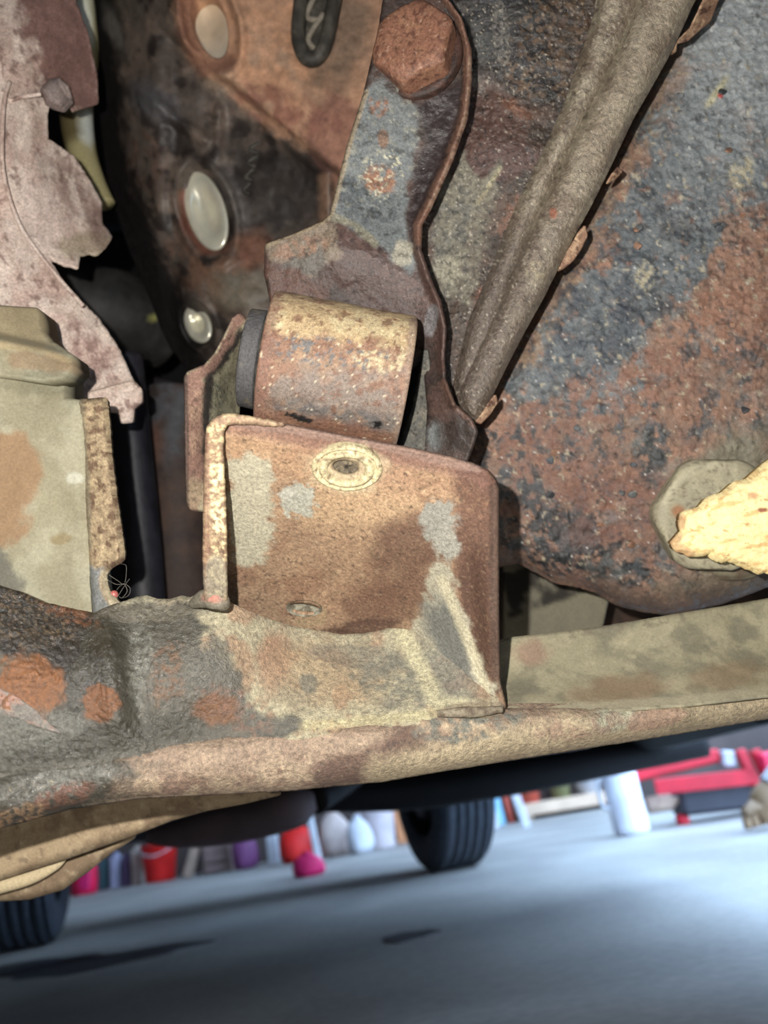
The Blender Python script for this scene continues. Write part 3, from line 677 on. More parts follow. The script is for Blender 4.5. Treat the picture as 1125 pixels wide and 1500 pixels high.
# gasket scraps caught in the joint
GS = [('base', (146, 108, 80), {'r': .7}), ('n', (172, 138, 102), 12, .1, .2), ('n', (96, 62, 46), 14, .3, .2)]
for k, (ol, d) in enumerate((
    ([(857, 330), (860, 345), (852, 362), (840, 380), (826, 392), (818, 396), (824, 380), (838, 358), (848, 340)], 410),
    ([(1012, 40), (1040, -20), (1058, -50), (1052, 0), (1040, 30), (1025, 42), (1008, 58), (992, 62), (990, 74), (984, 78), (992, 60)], 412),
    ([(726, 578), (728, 590), (718, 606), (704, 620), (696, 618), (708, 604), (716, 590)], 408),
    ([(905, 245), (912, 250), (900, 262), (889, 268), (896, 256)], 412))):
    g = sheet('gasket_scrap', ol, [(ol[0][0], ol[0][1], d), (ol[3][0], ol[3][1], d + 3), (ol[-2][0], ol[-2][1], d + 1)], GS, 'rust', None, thick=1.6, step=1.5, bump=((12, .6), (5, .3)), rough_edge=.6)
    tag(g, ('leaf-shaped tan gasket scrap poking out midway along the flange rails', 'largest brown gasket scrap at the upper end of the flange rails', 'small dark gasket scrap at the lower end of the flange rails', 'tiny brown gasket scrap above the leaf-shaped one beside the rails')[k], 'gasket scrap', 'gasket scraps along the flange rails')

# ================================================================== oil pan
op = thing('oil_pan', 'big oil pan with flaking blue-black paint over orange rust', 'oil pan', cpt(960, 880, 470))
PAN = [(1060, -80), (1250, -80), (1250, 828), (1210, 845), (1125, 858), (1060, 882), (1012, 893), (975, 898), (940, 893), (905, 884), (880, 868), (850, 858), (815, 852), (790, 838), (760, 822), (720, 830), (690, 800), (680, 700), (690, 620), (740, 530), (800, 430), (870, 290), (960, 110), (1030, -20)]
panc = [(1060, -80, 448), (1330, -80, 458), (1330, 400, 452), (1330, 830, 470), (1000, 100, 446), (1125, 200, 440), (900, 350, 444), (1050, 500, 434), (780, 550, 446), (900, 650, 440), (700, 700, 452), (780, 780, 452), (920, 850, 458), (1060, 840, 452), (1200, 800, 458), (1125, 680, 438)]
PP = [('base', (138, 104, 82), {'r': .65, 'sat': .62}),
      ('n', (156, 112, 84), 60, .1, .25), ('n', (122, 90, 76), 40, .25, .2, {'amt': .8}),
      # surviving blue black paint
      ('p', (100, 108, 114), [(1000, 20), (1060, -90), (1340, -90), (1340, 260), (1125, 300), (1080, 340), (1020, 400), (960, 420), (930, 500), (880, 580), (850, 610), (800, 560), (810, 480), (850, 400), (880, 320), (960, 160)], {'soft': 6, 'warp': 85, 'ws': 70, 'r': .4}),
      ('n', (70, 74, 80), 40, .32, .1, {'r': .38, 'amt': .85}),
      ('b', (62, 62, 66), 800, 700, 100, 130, 0, {'nm': (22, .12, .1), 'r': .4}), ('b', (50, 52, 56), 830, 790, 80, 50, 10, {'nm': (20, -.05, .12), 'r': .4}), ('b', (54, 58, 60), 955, 660, 26, 50, 10, {'nm': (14, -.15, .15), 'r': .3}), ('b', (46, 48, 50), 900, 830, 60, 26, 20, {'nm': (16, -.05, .15), 'r': .35}),
      ('b', (66, 74, 86), 870, 460, 60, 110, 20, {'nm': (26, -.15, .15), 'amt': .8, 'r': .4}),
      ('n', (138, 96, 74), 26, .38, .1, {'amt': .8}), ('n', (74, 82, 90), 22, .34, .12, {'amt': .7, 'r': .36}), ('n', (126, 130, 128), 40, .3, .25, {'amt': .35}),  # last layer: soft whitish haze painted into the colour
      # flash and daylight glare painted in as pale blobs top right; tan pits
      ('b', (160, 168, 172), 1120, 60, 130, 110, -30, {'amt': .75, 'soft': .7}), ('b', (138, 146, 150), 1050, 200, 80, 90, 0, {'amt': .5, 'soft': .8}),
      ('l', (150, 122, 92), [(985, 90), (940, 190), (900, 270), (860, 350), (810, 440), (770, 520)], 22, {'amt': .8, 'nm': (12, .1, .2)}),
      ('b', (152, 108, 82), 1110, 400, 60, 90, 20, {'nm': (20, -.15, .2)}), ('b', (152, 104, 76), 1060, 470, 60, 60, 0, {'nm': (18, -.05, .2)}), ('b', (142, 96, 72), 960, 560, 60, 50, -35, {'nm': (18, -.05, .2)}), ('b', (136, 94, 74), 850, 640, 60, 90, 20, {'nm': (20, .0, .2)}), ('b', (134, 90, 70), 770, 660, 40, 60, 0, {'nm': (16, .0, .2)}),
      ('b', (128, 78, 58), 900, 740, 90, 60, 0, {'amt': .6, 'soft': .5, 'nm': (30, -.2, .3)}),
      ('n', (166, 154, 124), 13, .52, .1, {'amt': .8}), ('n', (56, 52, 50), 12, .46, .1, {'amt': .6}), ('n', (190, 150, 110), 7, .6, .1, {'amt': .4}), ('n', (196, 196, 190), 5.5, .66, .06, {'amt': .7}),
      ('b', (164, 154, 124), 1085, 255, 16, 26, 30, {'nm': (9, -.1, .2)}), ('b', (162, 152, 120), 945, 405, 14, 18, 0, {'nm': (9, -.1, .2)}), ('b', (172, 166, 130), 1050, 135, 6, 28, 35, {'soft': .4}), ('b', (200, 60, 50), 1055, 140, 4, 4, 0, {}),
      # dusty lower right around the drain boss
      ('b', (128, 124, 100), 1075, 690, 80, 50, -25, {'amt': .8, 'soft': .5}), ('b', (124, 112, 88), 1080, 850, 120, 26, -8, {'amt': .7, 'soft': .5}), ('l', (116, 92, 76), [(880, 862), (960, 888), (1060, 872)], 16, {'amt': .6, 'soft': .6})]
def flakes(px, py):
    """paint stands proud of the rust in lifted, broken edges"""
    q = np.stack([px, py, np.full(px.shape, 3.3)], 1)
    a = fbm(q / 34.0, 5); b = fbm(q / 15.0 + 40, 4); c = fbm(q / 7.0 + 90, 3)
    return -1.0 * sstep(a, .08, .16) - .9 * sstep(b, .22, .32) - .6 * sstep(c, .35, .5)
shell = sheet('pan_shell', PAN, panc, PP, 'pan', op, thick=30, step=2.5, edge=(46, 22), relief=flakes, bump=((80, 1.5), (16, .5), (6, .35)), rough_edge=.8)
# paint chips that have lifted off the surface
rnd = random.Random(5)
for k in range(46):
    x, y = rnd.uniform(770, 1110), rnd.uniform(120, 860)
    if x < 1000 - (y - 60) * .52 + 30 or (930 < x and 640 < y) or y > 800 and x < 850: continue
    s = rnd.uniform(3, 6); a0 = rnd.uniform(0, 6.28)
    ol = [(x + s * rnd.uniform(.5, 1.3) * math.cos(a0 + i * 1.047) * 1.3, y + s * rnd.uniform(.5, 1.2) * math.sin(a0 + i * 1.047)) for i in range(6)]
    dd = float(tps(panc)(np.array([x]), np.array([y]))[0])
    c = rnd.choice([(84, 90, 98), (100, 104, 106), (150, 108, 80), (60, 64, 70)])
    sheet('paint_chip', ol, [(ol[0][0], ol[0][1], dd - 3.5), (ol[2][0], ol[2][1], dd - 1.0), (ol[4][0], ol[4][1], dd - 1.2)], [('base', c, {'r': .4})], 'pan', shell, thick=.8, step=2.4, bump=((8, .3),))
# drain plug
dp = thing('drain_plug', 'dusty grey round-cornered drain plug in the lower right of the oil pan', 'plug', cpt(1030, 830, 436))
dax = np.array((-0.10, -0.10, -1.0)); d0 = unproj(1040, 752, 440)
DL = [('base', (156, 148, 120), {'r': .6}), ('n', (170, 162, 130), 26, .1, .3), ('n', (104, 94, 70), 8, .25, .2, {'amt': .6}), ('b', (164, 112, 66), 993, 748, 9, 9, 0, {'soft': .5}), ('l', (166, 158, 124), [(975, 705), (1010, 690), (1050, 700), (1075, 725)], 5, {'amt': .6})]
hx = (30.9, 0.1)
lathe('plug_head', [(-6, 33.5), (2, 33.5), (8, 33.4), (10.6, 31.8), (12.0, 29.4), (12.4, 26.5), (11.8, 22), (11.9, 12), (11.6, .05)], d0, dax, DL, 'smooth', dp, seg=120, hexed={0: hx, 1: hx, 2: hx, 3: (30.2, .1)}, bump=((10, .4),))
lathe('plug_boss', [(-14, 52), (-5, 49), (-1.5, 45), (-.5, 41), (-.8, 30)], unproj(1074, 730, 444), dax, [('base', (130, 122, 96), {'r': .7}), ('n', (110, 92, 70), 20, .1, .3)], 'smooth', dp, seg=80)

# splintered piece of wood in front of the plug
wd = sheet('wood_splinter', [(1195, 632), (1125, 680), (1098, 704), (1080, 708), (1062, 724), (1040, 731), (1028, 746), (1004, 752), (1000, 768), (1004, 778), (988, 796), (996, 806), (1014, 812), (1030, 812), (1044, 807), (1046, 816), (1058, 822), (1068, 818), (1085, 826), (1100, 832), (1112, 838), (1125, 836), (1195, 848)],
    [(1300, 570, 402), (1300, 840, 402), (1125, 690, 404), (1000, 760, 410), (990, 798, 412), (1110, 835, 408), (1070, 770, 398), (1160, 770, 396)], [
    ('base', (246, 222, 150), {'r': .8, 'sat': .72}), ('n', (244, 222, 150), 40, .1, .3, {'st': (-12, 4)}), ('n', (222, 176, 96), 9, .25, .2, {'st': (-12, 7), 'amt': .8}), ('n', (196, 140, 70), 7, .5, .1, {'st': (-12, 8), 'amt': .7}),
    ('l', (214, 160, 110), [(1000, 760), (990, 797), (1012, 810)], 6, {'amt': .6}), ('b', (170, 106, 70), 1117, 747, 7, 3, 0, {'soft': .4}), ('b', (206, 140, 96), 1103, 726, 8, 6, 0, {'soft': .5, 'amt': .7}),
], 'wood', None, thick=11, step=1.8, edge=(8, 2.0), bump=((30, 1.0), (8, .5), (4, .25)), rough_edge=1.6)
tag(wd, 'bright yellow splintered end of a wood piece in front of the drain plug', 'wood')

# plates behind, between pan and trough
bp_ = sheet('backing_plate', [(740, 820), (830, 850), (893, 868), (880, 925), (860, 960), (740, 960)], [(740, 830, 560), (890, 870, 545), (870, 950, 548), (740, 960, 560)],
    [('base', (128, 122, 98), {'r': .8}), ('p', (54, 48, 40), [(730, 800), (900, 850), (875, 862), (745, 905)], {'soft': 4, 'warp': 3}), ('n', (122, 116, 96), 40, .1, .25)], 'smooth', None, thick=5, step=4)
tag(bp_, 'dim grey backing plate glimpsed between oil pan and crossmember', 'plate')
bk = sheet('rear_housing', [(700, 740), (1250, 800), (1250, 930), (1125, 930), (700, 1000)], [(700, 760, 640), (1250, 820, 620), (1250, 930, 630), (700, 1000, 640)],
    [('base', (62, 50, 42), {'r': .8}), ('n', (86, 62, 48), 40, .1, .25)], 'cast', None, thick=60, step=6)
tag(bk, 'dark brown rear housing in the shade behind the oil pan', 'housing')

# ================================================================== engine block with core plugs
eb = thing('engine_block', 'dark cast-iron engine block with rusty upper face and silver core plugs', 'engine', cpt(300, 540, 620))
EBO = [(125, -90), (720, -90), (720, 420), (560, 560), (330, 560), (300, 545), (272, 536), (252, 510), (236, 478), (222, 440), (190, 365), (160, 278), (150, 200), (144, 140), (130, 10)]
BP = [ellipse(306, 30, 27, 58, -16), ellipse(301, 308, 23, 53, -17), ellipse(289, 474, 13, 22, -22)]
ebc = [(125, -80, 660), (200, -80, 612), (400, -80, 585), (720, -80, 560), (146, 150, 668), (210, 150, 612), (330, 190, 596), (480, 220, 570), (165, 280, 672), (230, 300, 614), (350, 330, 600), (470, 380, 590), (225, 440, 668), (290, 440, 606), (270, 530, 664), (400, 480, 596), (560, 540, 580), (720, 400, 560)]
def block_relief(px, py):
    line = py - (60 + (px - 262) * .82)          # diagonal step between the rusty face and the darker one
    s = 14 * sstep(line, -8, 12) * sstep(px, 225, 262)
    for e, (rx, ry, cx, cy, ro) in zip(BP, ((42, 78, 308, 34, -16), (40, 76, 302, 310, -17), (24, 40, 290, 476, -22))):
        a = math.radians(ro); dx, dy = px - cx, py - cy
        r = np.sqrt(((dx * math.cos(a) + dy * math.sin(a)) / rx) ** 2 + ((-dx * math.sin(a) + dy * math.cos(a)) / ry) ** 2)
        s = s + 7 * (1 - sstep(r, .7, 1.0)) - 5 * np.exp(-((r - 1.05) / .12) ** 2)
    s = s - 6 * np.exp(-(near_seg(px, py, [((200, 130), (300, 205)), ((395, 190), (480, 250)), ((480, 250), (480, 320))])[0] / 10) ** 2)
    s = s - 5 * np.exp(-(near_seg(px, py, [((320, 160), (318, 230))])[0] / 8) ** 2)
    return s
sheet('block_casting', EBO, ebc, [
    ('base', (94, 82, 74), {'r': .5}), ('n', (116, 98, 86), 70, .1, .3), ('n', (58, 48, 44), 46, .2, .2),
    ('p', (192, 142, 104), [(235, -100), (740, -100), (740, 300), (500, 330), (482, 240), (400, 192), (310, 122), (270, 70)], {'soft': 8, 'warp': 12, 'r': .8}),
    ('b', (150, 128, 106), 370, 110, 70, 60, 0, {'amt': .5, 'nm': (40, 0, .3)}), ('b', (196, 140, 96), 420, 80, 110, 70, 20, {'nm': (34, 0, .3), 'amt': .8}), ('b', (150, 88, 70), 420, 165, 80, 30, 20, {'amt': .7, 'nm': (30, -.1, .3)}), ('b', (112, 96, 80), 500, 60, 40, 90, 15, {'amt': .7, 'soft': .5}), ('b', (150, 96, 80), 495, 200, 40, 60, 0, {'amt': .7}),
    ('b', (92, 92, 98), 225, 150, 40, 24, 35, {'amt': .8, 'soft': .5}), ('b', (110, 78, 64), 205, 230, 40, 50, 0, {'amt': .6, 'nm': (26, 0, .3)}), ('b', (118, 112, 110), 345, 290, 16, 60, -25, {'amt': .6, 'soft': .6}),
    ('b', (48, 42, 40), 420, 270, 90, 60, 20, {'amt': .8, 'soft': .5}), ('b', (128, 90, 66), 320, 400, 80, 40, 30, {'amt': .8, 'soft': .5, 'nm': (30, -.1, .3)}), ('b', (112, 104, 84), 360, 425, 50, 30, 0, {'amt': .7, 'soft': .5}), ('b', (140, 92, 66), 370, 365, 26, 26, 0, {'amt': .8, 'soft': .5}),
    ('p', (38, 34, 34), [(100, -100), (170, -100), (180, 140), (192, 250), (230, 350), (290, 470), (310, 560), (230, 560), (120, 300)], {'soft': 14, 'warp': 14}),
    ('l', (150, 98, 72), [(268, -10), (272, 50), (300, 100), (335, 90)], 12, {'amt': .8, 'soft': .6}), ('l', (140, 86, 66), [(268, 285), (272, 330), (300, 365), (326, 360)], 8, {'amt': .8, 'soft': .6}), ('l', (146, 110, 84), [(474, 260), (476, 320)], 8, {'amt': .8, 'soft': .6}),
    ('b', (116, 110, 104), 165, 40, 10, 34, -20, {'amt': .7, 'soft': .6}),
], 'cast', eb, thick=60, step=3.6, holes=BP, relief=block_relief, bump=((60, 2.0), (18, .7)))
SILV = flat_mat('bright_zinc', (232, 228, 208), .28, .1, 60, .1, 0.5)
for k, (cx, cy, rx, ry, ro, d) in enumerate(((306, 30, 27, 58, -16, 610), (301, 308, 23, 53, -17, 612), (289, 474, 13, 22, -22, 632))):
    o = ellipse(cx, cy, rx + 4, ry + 5, ro, 48)
    a = math.radians(ro)
    def dish(px, py, cx=cx, cy=cy, rx=rx, ry=ry, a=a):
        dx, dy = px - cx, py - cy
        r = np.sqrt(((dx * math.cos(a) + dy * math.sin(a)) / rx) ** 2 + ((-dx * math.sin(a) + dy * math.cos(a)) / ry) ** 2)
        return 9 * (1 - sstep(r, .1, 1.0))
    sheet('core_plug', o, [(cx - rx, cy, d + 6), (cx + rx, cy, d - 6), (cx, cy - ry, d + 2), (cx, cy + ry, d - 2)], [('base', (200, 196, 180), {'r': .3})], SILV, eb, thick=4, step=2.4, relief=dish, bump=())
# cast marks: a raised slot with strokes, and a slanted row of strokes
MK = [('base', (64, 60, 54), {'r': .6}), ('n', (90, 84, 74), 20, .1, .3)]
sheet('cast_mark_pad', [(448, -60), (494, -60), (484, 20), (474, 66), (460, 84), (446, 80), (439, 55), (442, 10)], [(450, -50, 566), (490, -50, 562), (460, 80, 568)], [('base', (70, 66, 58), {'r': .6}), ('n', (96, 90, 80), 14, .1, .3)], 'cast', eb, thick=8, step=3)
tube('cast_mark_frame', [(446, -40, 563), (440, 10, 563), (437, 55, 564), (446, 82, 565), (462, 86, 565), (476, 66, 563), (486, 20, 561), (496, -40, 559)], 5.5, MK, 'cast', eb, seg=10)
for p in ([(468, -20, 561), (450, 22, 563), (466, 30, 562)], [(474, 20, 561), (452, 56, 564), (464, 74, 564)]):
    tube('cast_mark_stroke', p, 2.2, [('base', (134, 124, 108), {'r': .6})], 'cast', eb, seg=8)
for k in range(4):
    tube('cast_mark_stroke', [(382 - k * 5, 208 + k * 20, 606), (366 - k * 3, 219 + k * 20, 607), (378 - k * 4, 224 + k * 20, 607)], 1.8, MK, 'cast', eb, seg=8)

# ================================================================== heat shield at upper left
hs = thing('heat_shield', 'crumpled pinkish rusty heat shield hanging at the upper left', 'heat shield', cpt(120, 600, 500))
HP = [('base', (206, 184, 170), {'r': .7}), ('n', (190, 160, 146), 60, .05, .3),
      ('p', (140, 102, 92), [(40, -90), (130, -90), (150, 160), (100, 165), (64, 120), (40, 60), (20, 10)], {'soft': 12, 'warp': 24, 'ws': 24}), ('n', (128, 92, 82), 16, .35, .15, {'amt': .7}),
      ('b', (196, 174, 164), 60, 320, 40, 50, 0, {'amt': .7, 'soft': .5}), ('b', (150, 116, 104), 110, 280, 30, 60, -30, {'amt': .6, 'nm': (20, 0, .3)}), ('b', (164, 148, 118), 130, 360, 40, 20, 0, {'amt': .7}), ('b', (106, 76, 66), 150, 330, 20, 30, 0, {'amt': .6, 'soft': .5}),
      ('b', (140, 100, 92), 135, 520, 20, 60, -30, {'amt': .6, 'nm': (14, 0, .3)}), ('l', (184, 158, 140), [(105, 575), (190, 560)], 7, {'amt': .6})]
HSO = [(-70, -90), (100, -90), (108, 0), (127, 48), (140, 116), (142, 149), (105, 161), (99, 150), (88, 142), (70, 150), (66, 170), (67, 203), (84, 213), (108, 231), (127, 261), (146, 295), (147, 325), (162, 347), (152, 362), (140, 373), (130, 370), (114, 374), (112, 392), (95, 388), (76, 380), (73, 368), (73, 386), (93, 416), (120, 445), (142, 467), (158, 490), (172, 512), (184, 538), (190, 553), (203, 569), (203, 584), (192, 594), (155, 592), (103, 588), (98, 570), (112, 548), (113, 528), (100, 518), (78, 504), (68, 485), (70, 466), (58, 456), (40, 454), (0, 444), (-70, 436)]
sheet('shield_panel', HSO, [(-70, -80, 500), (100, -80, 530), (140, 140, 545), (60, 60, 498), (0, 200, 470), (60, 300, 486), (140, 320, 520), (0, 400, 462), (90, 450, 474), (150, 520, 482), (195, 580, 484), (105, 580, 470), (-70, 300, 458)], HP, 'rust', hs, thick=3, step=2.8, bump=((90, 4), (30, 1.0), (9, .4)), rough_edge=1.0)
sheet('lower_flange', [(100, 584), (190, 560), (203, 569), (204, 586), (192, 597), (190, 616), (178, 617), (173, 602), (157, 600), (104, 592)], [(100, 588, 468), (200, 575, 480), (185, 615, 484)], HP, 'rust', hs, thick=10, step=2.4)
tube('edge_bead', [(14, 120, 476), (6, 150, 470), (3, 200, 464), (4, 245, 462), (14, 290, 464), (32, 335, 468), (60, 375, 472), (90, 412, 472), (122, 448, 472)], 1.3, HP, 'rust', hs, seg=10)
tube('edge_bead', [(22, 112, 484), (12, 145, 478), (32, 142, 482), (60, 138, 486)], 1.2, HP, 'rust', hs, seg=10)
sheet('vent_louver', [(60, 130), (72, 116), (84, 114), (96, 124), (103, 148), (92, 160), (78, 156), (68, 150)], [(60, 130, 490), (100, 130, 500), (80, 158, 496)], [('base', (136, 118, 114), {'r': .6}), ('l', (190, 168, 160), [(88, 118), (101, 140)], 4, {})], 'rust', hs, thick=4, step=2.2, edge=(14, 6))

# ================================================================== left post
lp = thing('frame_post', 'broad pale grey frame post with stepped collar at the left edge', 'frame', cpt(60, 895, 400))
LPL = [('base', (158, 152, 124), {'r': .85}), ('n', (146, 138, 108), 70, .1, .3), ('p', (150, 118, 80), [(-80, 630), (40, 634), (58, 680), (40, 740), (34, 790), (-80, 830)], {'soft': 10, 'warp': 22, 'ws': 40}), ('b', (158, 138, 96), 30, 470, 90, 40, 0, {'amt': .8, 'soft': .5}), ('b', (150, 120, 84), 60, 530, 50, 14, 5, {'amt': .7}), ('p', (116, 112, 98), [(-80, 790), (10, 810), (30, 850), (20, 900), (-80, 900)], {'soft': 8, 'warp': 14}), ('b', (140, 122, 78), 88, 790, 16, 8, -10, {'amt': .8}), ('b', (184, 182, 164), 110, 700, 12, 8, 0, {'amt': .8}), ('b', (120, 116, 92), 60, 560, 60, 18, 0, {'amt': .5})]
sheet('post_body', [(-90, 520), (90, 535), (90, 585), (115, 589), (122, 656), (125, 758), (130, 825), (138, 908), (60, 905), (-90, 880)], [(-90, 540, 396), (0, 560, 388), (80, 570, 404), (110, 590, 400), (0, 700, 382), (80, 720, 386), (124, 720, 398), (60, 860, 384), (-60, 860, 380), (134, 890, 396)], LPL, 'smooth', lp, thick=30, step=2.8, bump=((60, 1.2), (20, .3)))
sheet('post_collar', [(-90, 444), (0, 450), (51, 453), (54, 464), (56, 484), (70, 503), (78, 505), (101, 521), (103, 538), (90, 552), (60, 556), (0, 548), (-90, 540)], [(-90, 450, 402), (0, 450, 396), (50, 455, 408), (0, 500, 384), (70, 510, 396), (100, 530, 396), (0, 545, 380)], LPL + [('l', (170, 148, 102), [(0, 506), (60, 512), (98, 528)], 5, {'amt': .6})], 'smooth', lp, thick=26, step=2.6, bump=((40, .8), (12, .3)), relief=lambda px, py: 8 * (1 - sstep(py - px * .22, 486, 500)))
sheet('post_flange', [(114, 588), (152, 585), (155, 620), (157, 656), (161, 690), (165, 724), (171, 766), (177, 808), (177, 820), (166, 826), (156, 833), (150, 843), (152, 858), (157, 872), (170, 886), (160, 900), (138, 905), (131, 825), (126, 758), (123, 656)], [(114, 588, 399), (152, 588, 396), (124, 700, 396), (163, 700, 390), (128, 800, 394), (176, 810, 388), (138, 900, 388), (165, 890, 384)], [
    ('base', (158, 134, 98), {'r': .8}), ('n', (178, 154, 112), 12, .1, .25), ('n', (120, 92, 66), 14, .25, .2), ('p', (132, 134, 132), [(120, 825), (152, 830), (148, 860), (160, 890), (130, 910)], {'soft': 5, 'warp': 6}), ('l', (190, 174, 138), [(152, 840), (156, 868), (166, 884)], 4, {'amt': .8}), ('l', (134, 124, 98), [(118, 590), (126, 700), (130, 800)], 5, {'amt': .7})], 'rust', lp, thick=9, step=2.0, bump=((14, .9), (6, .5)), edge=(8, 3), rough_edge=.9)
# cobweb with a tiny red berry caught in it
cw = thing('cobweb', 'wispy grey cobweb in the notch beside the frame post', 'cobweb', cpt(178, 880, 398))
WBM = flat_mat('web_silk', (120, 116, 108), .8, .1)
rnd = random.Random(3)
for k, ps in enumerate(([(160, 842), (172, 850), (182, 855), (186, 830), (178, 826)], [(182, 855), (190, 862), (188, 872), (178, 876), (172, 872)], [(182, 855), (172, 862), (166, 880)], [(158, 850), (170, 856), (182, 855)], [(190, 848), (184, 856), (174, 870), (164, 888)], [(178, 876), (186, 866), (182, 855)])):
    tube('web_strand', [cpt(x + rnd.uniform(-1, 1), y, 396 + rnd.uniform(-4, 4)) for x, y in ps], .00010, None, WBM, cw, seg=6, world=True)
be = lathe('red_speck', [(-2.2, .05), (-1.9, 1.1), (-1.1, 1.9), (0, 2.2), (1.1, 1.9), (1.9, 1.1), (2.2, .3), (2.9, .25), (3.0, .05)], unproj(167, 871, 394), (.3, -.9, -.2), [('base', (196, 96, 88), {'r': .4})], 'smooth', None, seg=20, bump=())
tag(be, 'tiny reddish round speck caught in the cobweb', 'speck')

# ================================================================== dim things seen in the gaps behind
dn = tube('exhaust_pipe', [(262, 570, 672), (260, 630, 670), (260, 720, 664), (266, 860, 660), (274, 980, 660)], [26, 28, 29, 30, 30], [('base', (70, 54, 48), {'r': .7}), ('n', (88, 64, 52), 50, .1, .25), ('b', (80, 80, 86), 235, 600, 60, 70, 0, {'nm': (30, -.2, .3)}), ('b', (104, 72, 58), 215, 650, 26, 30, 0, {'soft': .5})], 'cast', None, seg=40)
tag(dn, 'rusty reddish-brown exhaust pipe standing behind the ear plate', 'pipe')
st = tube('steering_shaft', [(180, 520, 600), (192, 640, 600), (204, 780, 596), (214, 920, 590)], [15, 15, 16, 16], [('base', (34, 33, 42), {'r': .5}), ('n', (48, 46, 56), 60, .1, .3)], 'cast', None, seg=30)
tag(st, 'dark navy steering shaft in shade beside the frame post', 'shaft')
ho = tube('rubber_hose', [(40, 430, 720), (120, 446, 740), (180, 462, 760), (236, 480, 790)], 42, [('base', (52, 50, 50), {'r': .6}), ('n', (70, 66, 64), 60, .1, .3), ('b', (160, 160, 60), 228, 464, 8, 6, 0, {})], 'cast', None, seg=40)
tag(ho, 'thick dark rubber hose behind the lower edge of the heat shield', 'hose')
ho2 = tube('rubber_hose', [(60, 600, 800), (180, 600, 800), (300, 630, 800), (420, 680, 790)], 40, [('base', (60, 58, 66), {'r': .6}), ('n', (84, 78, 80), 60, .1, .3)], 'cast', None, seg=40)
tag(ho2, 'lower dark hose crossing behind the exhaust pipe', 'hose')
br = tube('brass_tube', [(112, -60, 640), (120, 20, 640), (124, 80, 640), (112, 150, 636), (118, 215, 630), (138, 262, 626), (156, 300, 622)], [10, 11, 11, 13, 12, 8, 7], [('base', (168, 156, 100), {'r': .35}), ('b', (226, 226, 206), 122, 30, 14, 40, 0, {'soft': .5}), ('b', (200, 204, 196), 132, 185, 20, 26, 0, {'soft': .4}), ('b', (112, 98, 54), 96, 185, 22, 30, 0, {'soft': .4})], 'smooth', None, seg=24)
tag(br, 'blurred brassy tube glinting behind the heat shield', 'tube')

# tan suspension arm below the left of the crossmember
ca = thing('suspension_arm', 'tan curved suspension arm below the left end of the crossmember', 'suspension arm', cpt(60, 1310, 450))
CA = [('base', (178, 152, 112), {'r': .8}), ('n', (150, 124, 92), 50, .05, .3), ('n', (200, 176, 136), 20, .35, .2, {'amt': .6}), ('n', (112, 92, 74), 16, .4, .15, {'amt': .5})]
sheet('upper_flange', [(-90, 1190), (0, 1190), (107, 1170), (284, 1150), (384, 1150), (410, 1163), (356, 1176), (302, 1186), (249, 1201), (188, 1225), (96, 1257), (0, 1288), (-90, 1316)], [(-90, 1230, 440), (0, 1210, 446), (200, 1170, 456), (400, 1160, 470), (0, 1287, 440), (190, 1222, 452), (350, 1176, 466)], CA, 'smooth', ca, thick=22, step=3, edge=(14, 6), bump=((30, .8),))
sheet('lower_flange', [(-90, 1330), (0, 1290), (96, 1256), (188, 1226), (196, 1226), (160, 1249), (124, 1278), (89, 1303), (40, 1317), (0, 1319), (-90, 1330)], [(-90, 1310, 462), (0, 1300, 466), (190, 1230, 476), (90, 1295, 470)], CA, 'smooth', ca, thick=16, step=2.6, edge=(12, 5), bump=((30, .8),))
tube('seam_bead', [(-80, 1318, 452), (0, 1296, 454), (45, 1284, 457), (80, 1268, 460), (96, 1258, 463)], [5, 5, 4.4, 3, 1], [('base', (208, 186, 140), {'r': .8})], 'smooth', ca, seg=14)
# ================================================================== the garage and the rest of the car
def ray(px, py):
    v = np.array(((px - 562.5) / F, -(py - 750.0) / F, -1.0)) @ RC.T
    return v
def atY(px, py, Y):
    v = ray(px, py); return CAM + v * (Y / v[1])
def onfloor(px, py):
    v = ray(px, py); return CAM + v * (-CAM[2] / v[2])

def box_verts(sx, sy, sz, bev=0.0, taper=1.0):
    """box standing on z=0 with chamfered vertical edges and top"""
    b = min(bev, sx * .45, sy * .45, sz * .45)
    def ringv(x, y, z, c): return [(-x + c, -y, z), (x - c, -y, z), (x, -y + c, z), (x, y - c, z), (x - c, y, z), (-x + c, y, z), (-x, y - c, z), (-x, -y + c, z)]
    hx, hy = sx / 2, sy / 2
    rings = [ringv(hx * taper - b, hy * taper - b, 0, b * .5), ringv(hx * taper, hy * taper, b, b), ringv(hx, hy, sz - b, b), ringv(hx - b, hy - b, sz, b * .5)]
    V = np.array(sum(rings, []), float); Fc = []
    for k in range(3):
        for i in range(8):
            j = (i + 1) % 8; Fc.append([k * 8 + i, k * 8 + j, k * 8 + 8 + j, k * 8 + 8 + i])
    Fc.append(list(range(7, -1, -1))); Fc.append(list(range(24, 32)))
    return V, Fc
def rotz(V, a):
    c, s = math.cos(a), math.sin(a)
    return V @ np.array(((c, s, 0), (-s, c, 0), (0, 0, 1)))
def lean(V, a):                                   # lean sideways about y at the foot
    c, s = math.cos(a), math.sin(a)
    return V @ np.array(((c, 0, -s), (0, 1, 0), (s, 0, c)))
def wbox(name, base, size, mat, parent=None, yaw=0.0, tilt=0.0, bev=0.005, taper=1.0):
    V, Fc = box_verts(*size, bev, taper)
    V = rotz(lean(V, tilt), yaw) + np.array(base)
    return link_mesh(name, V, Fc, mat, parent, smooth=False)
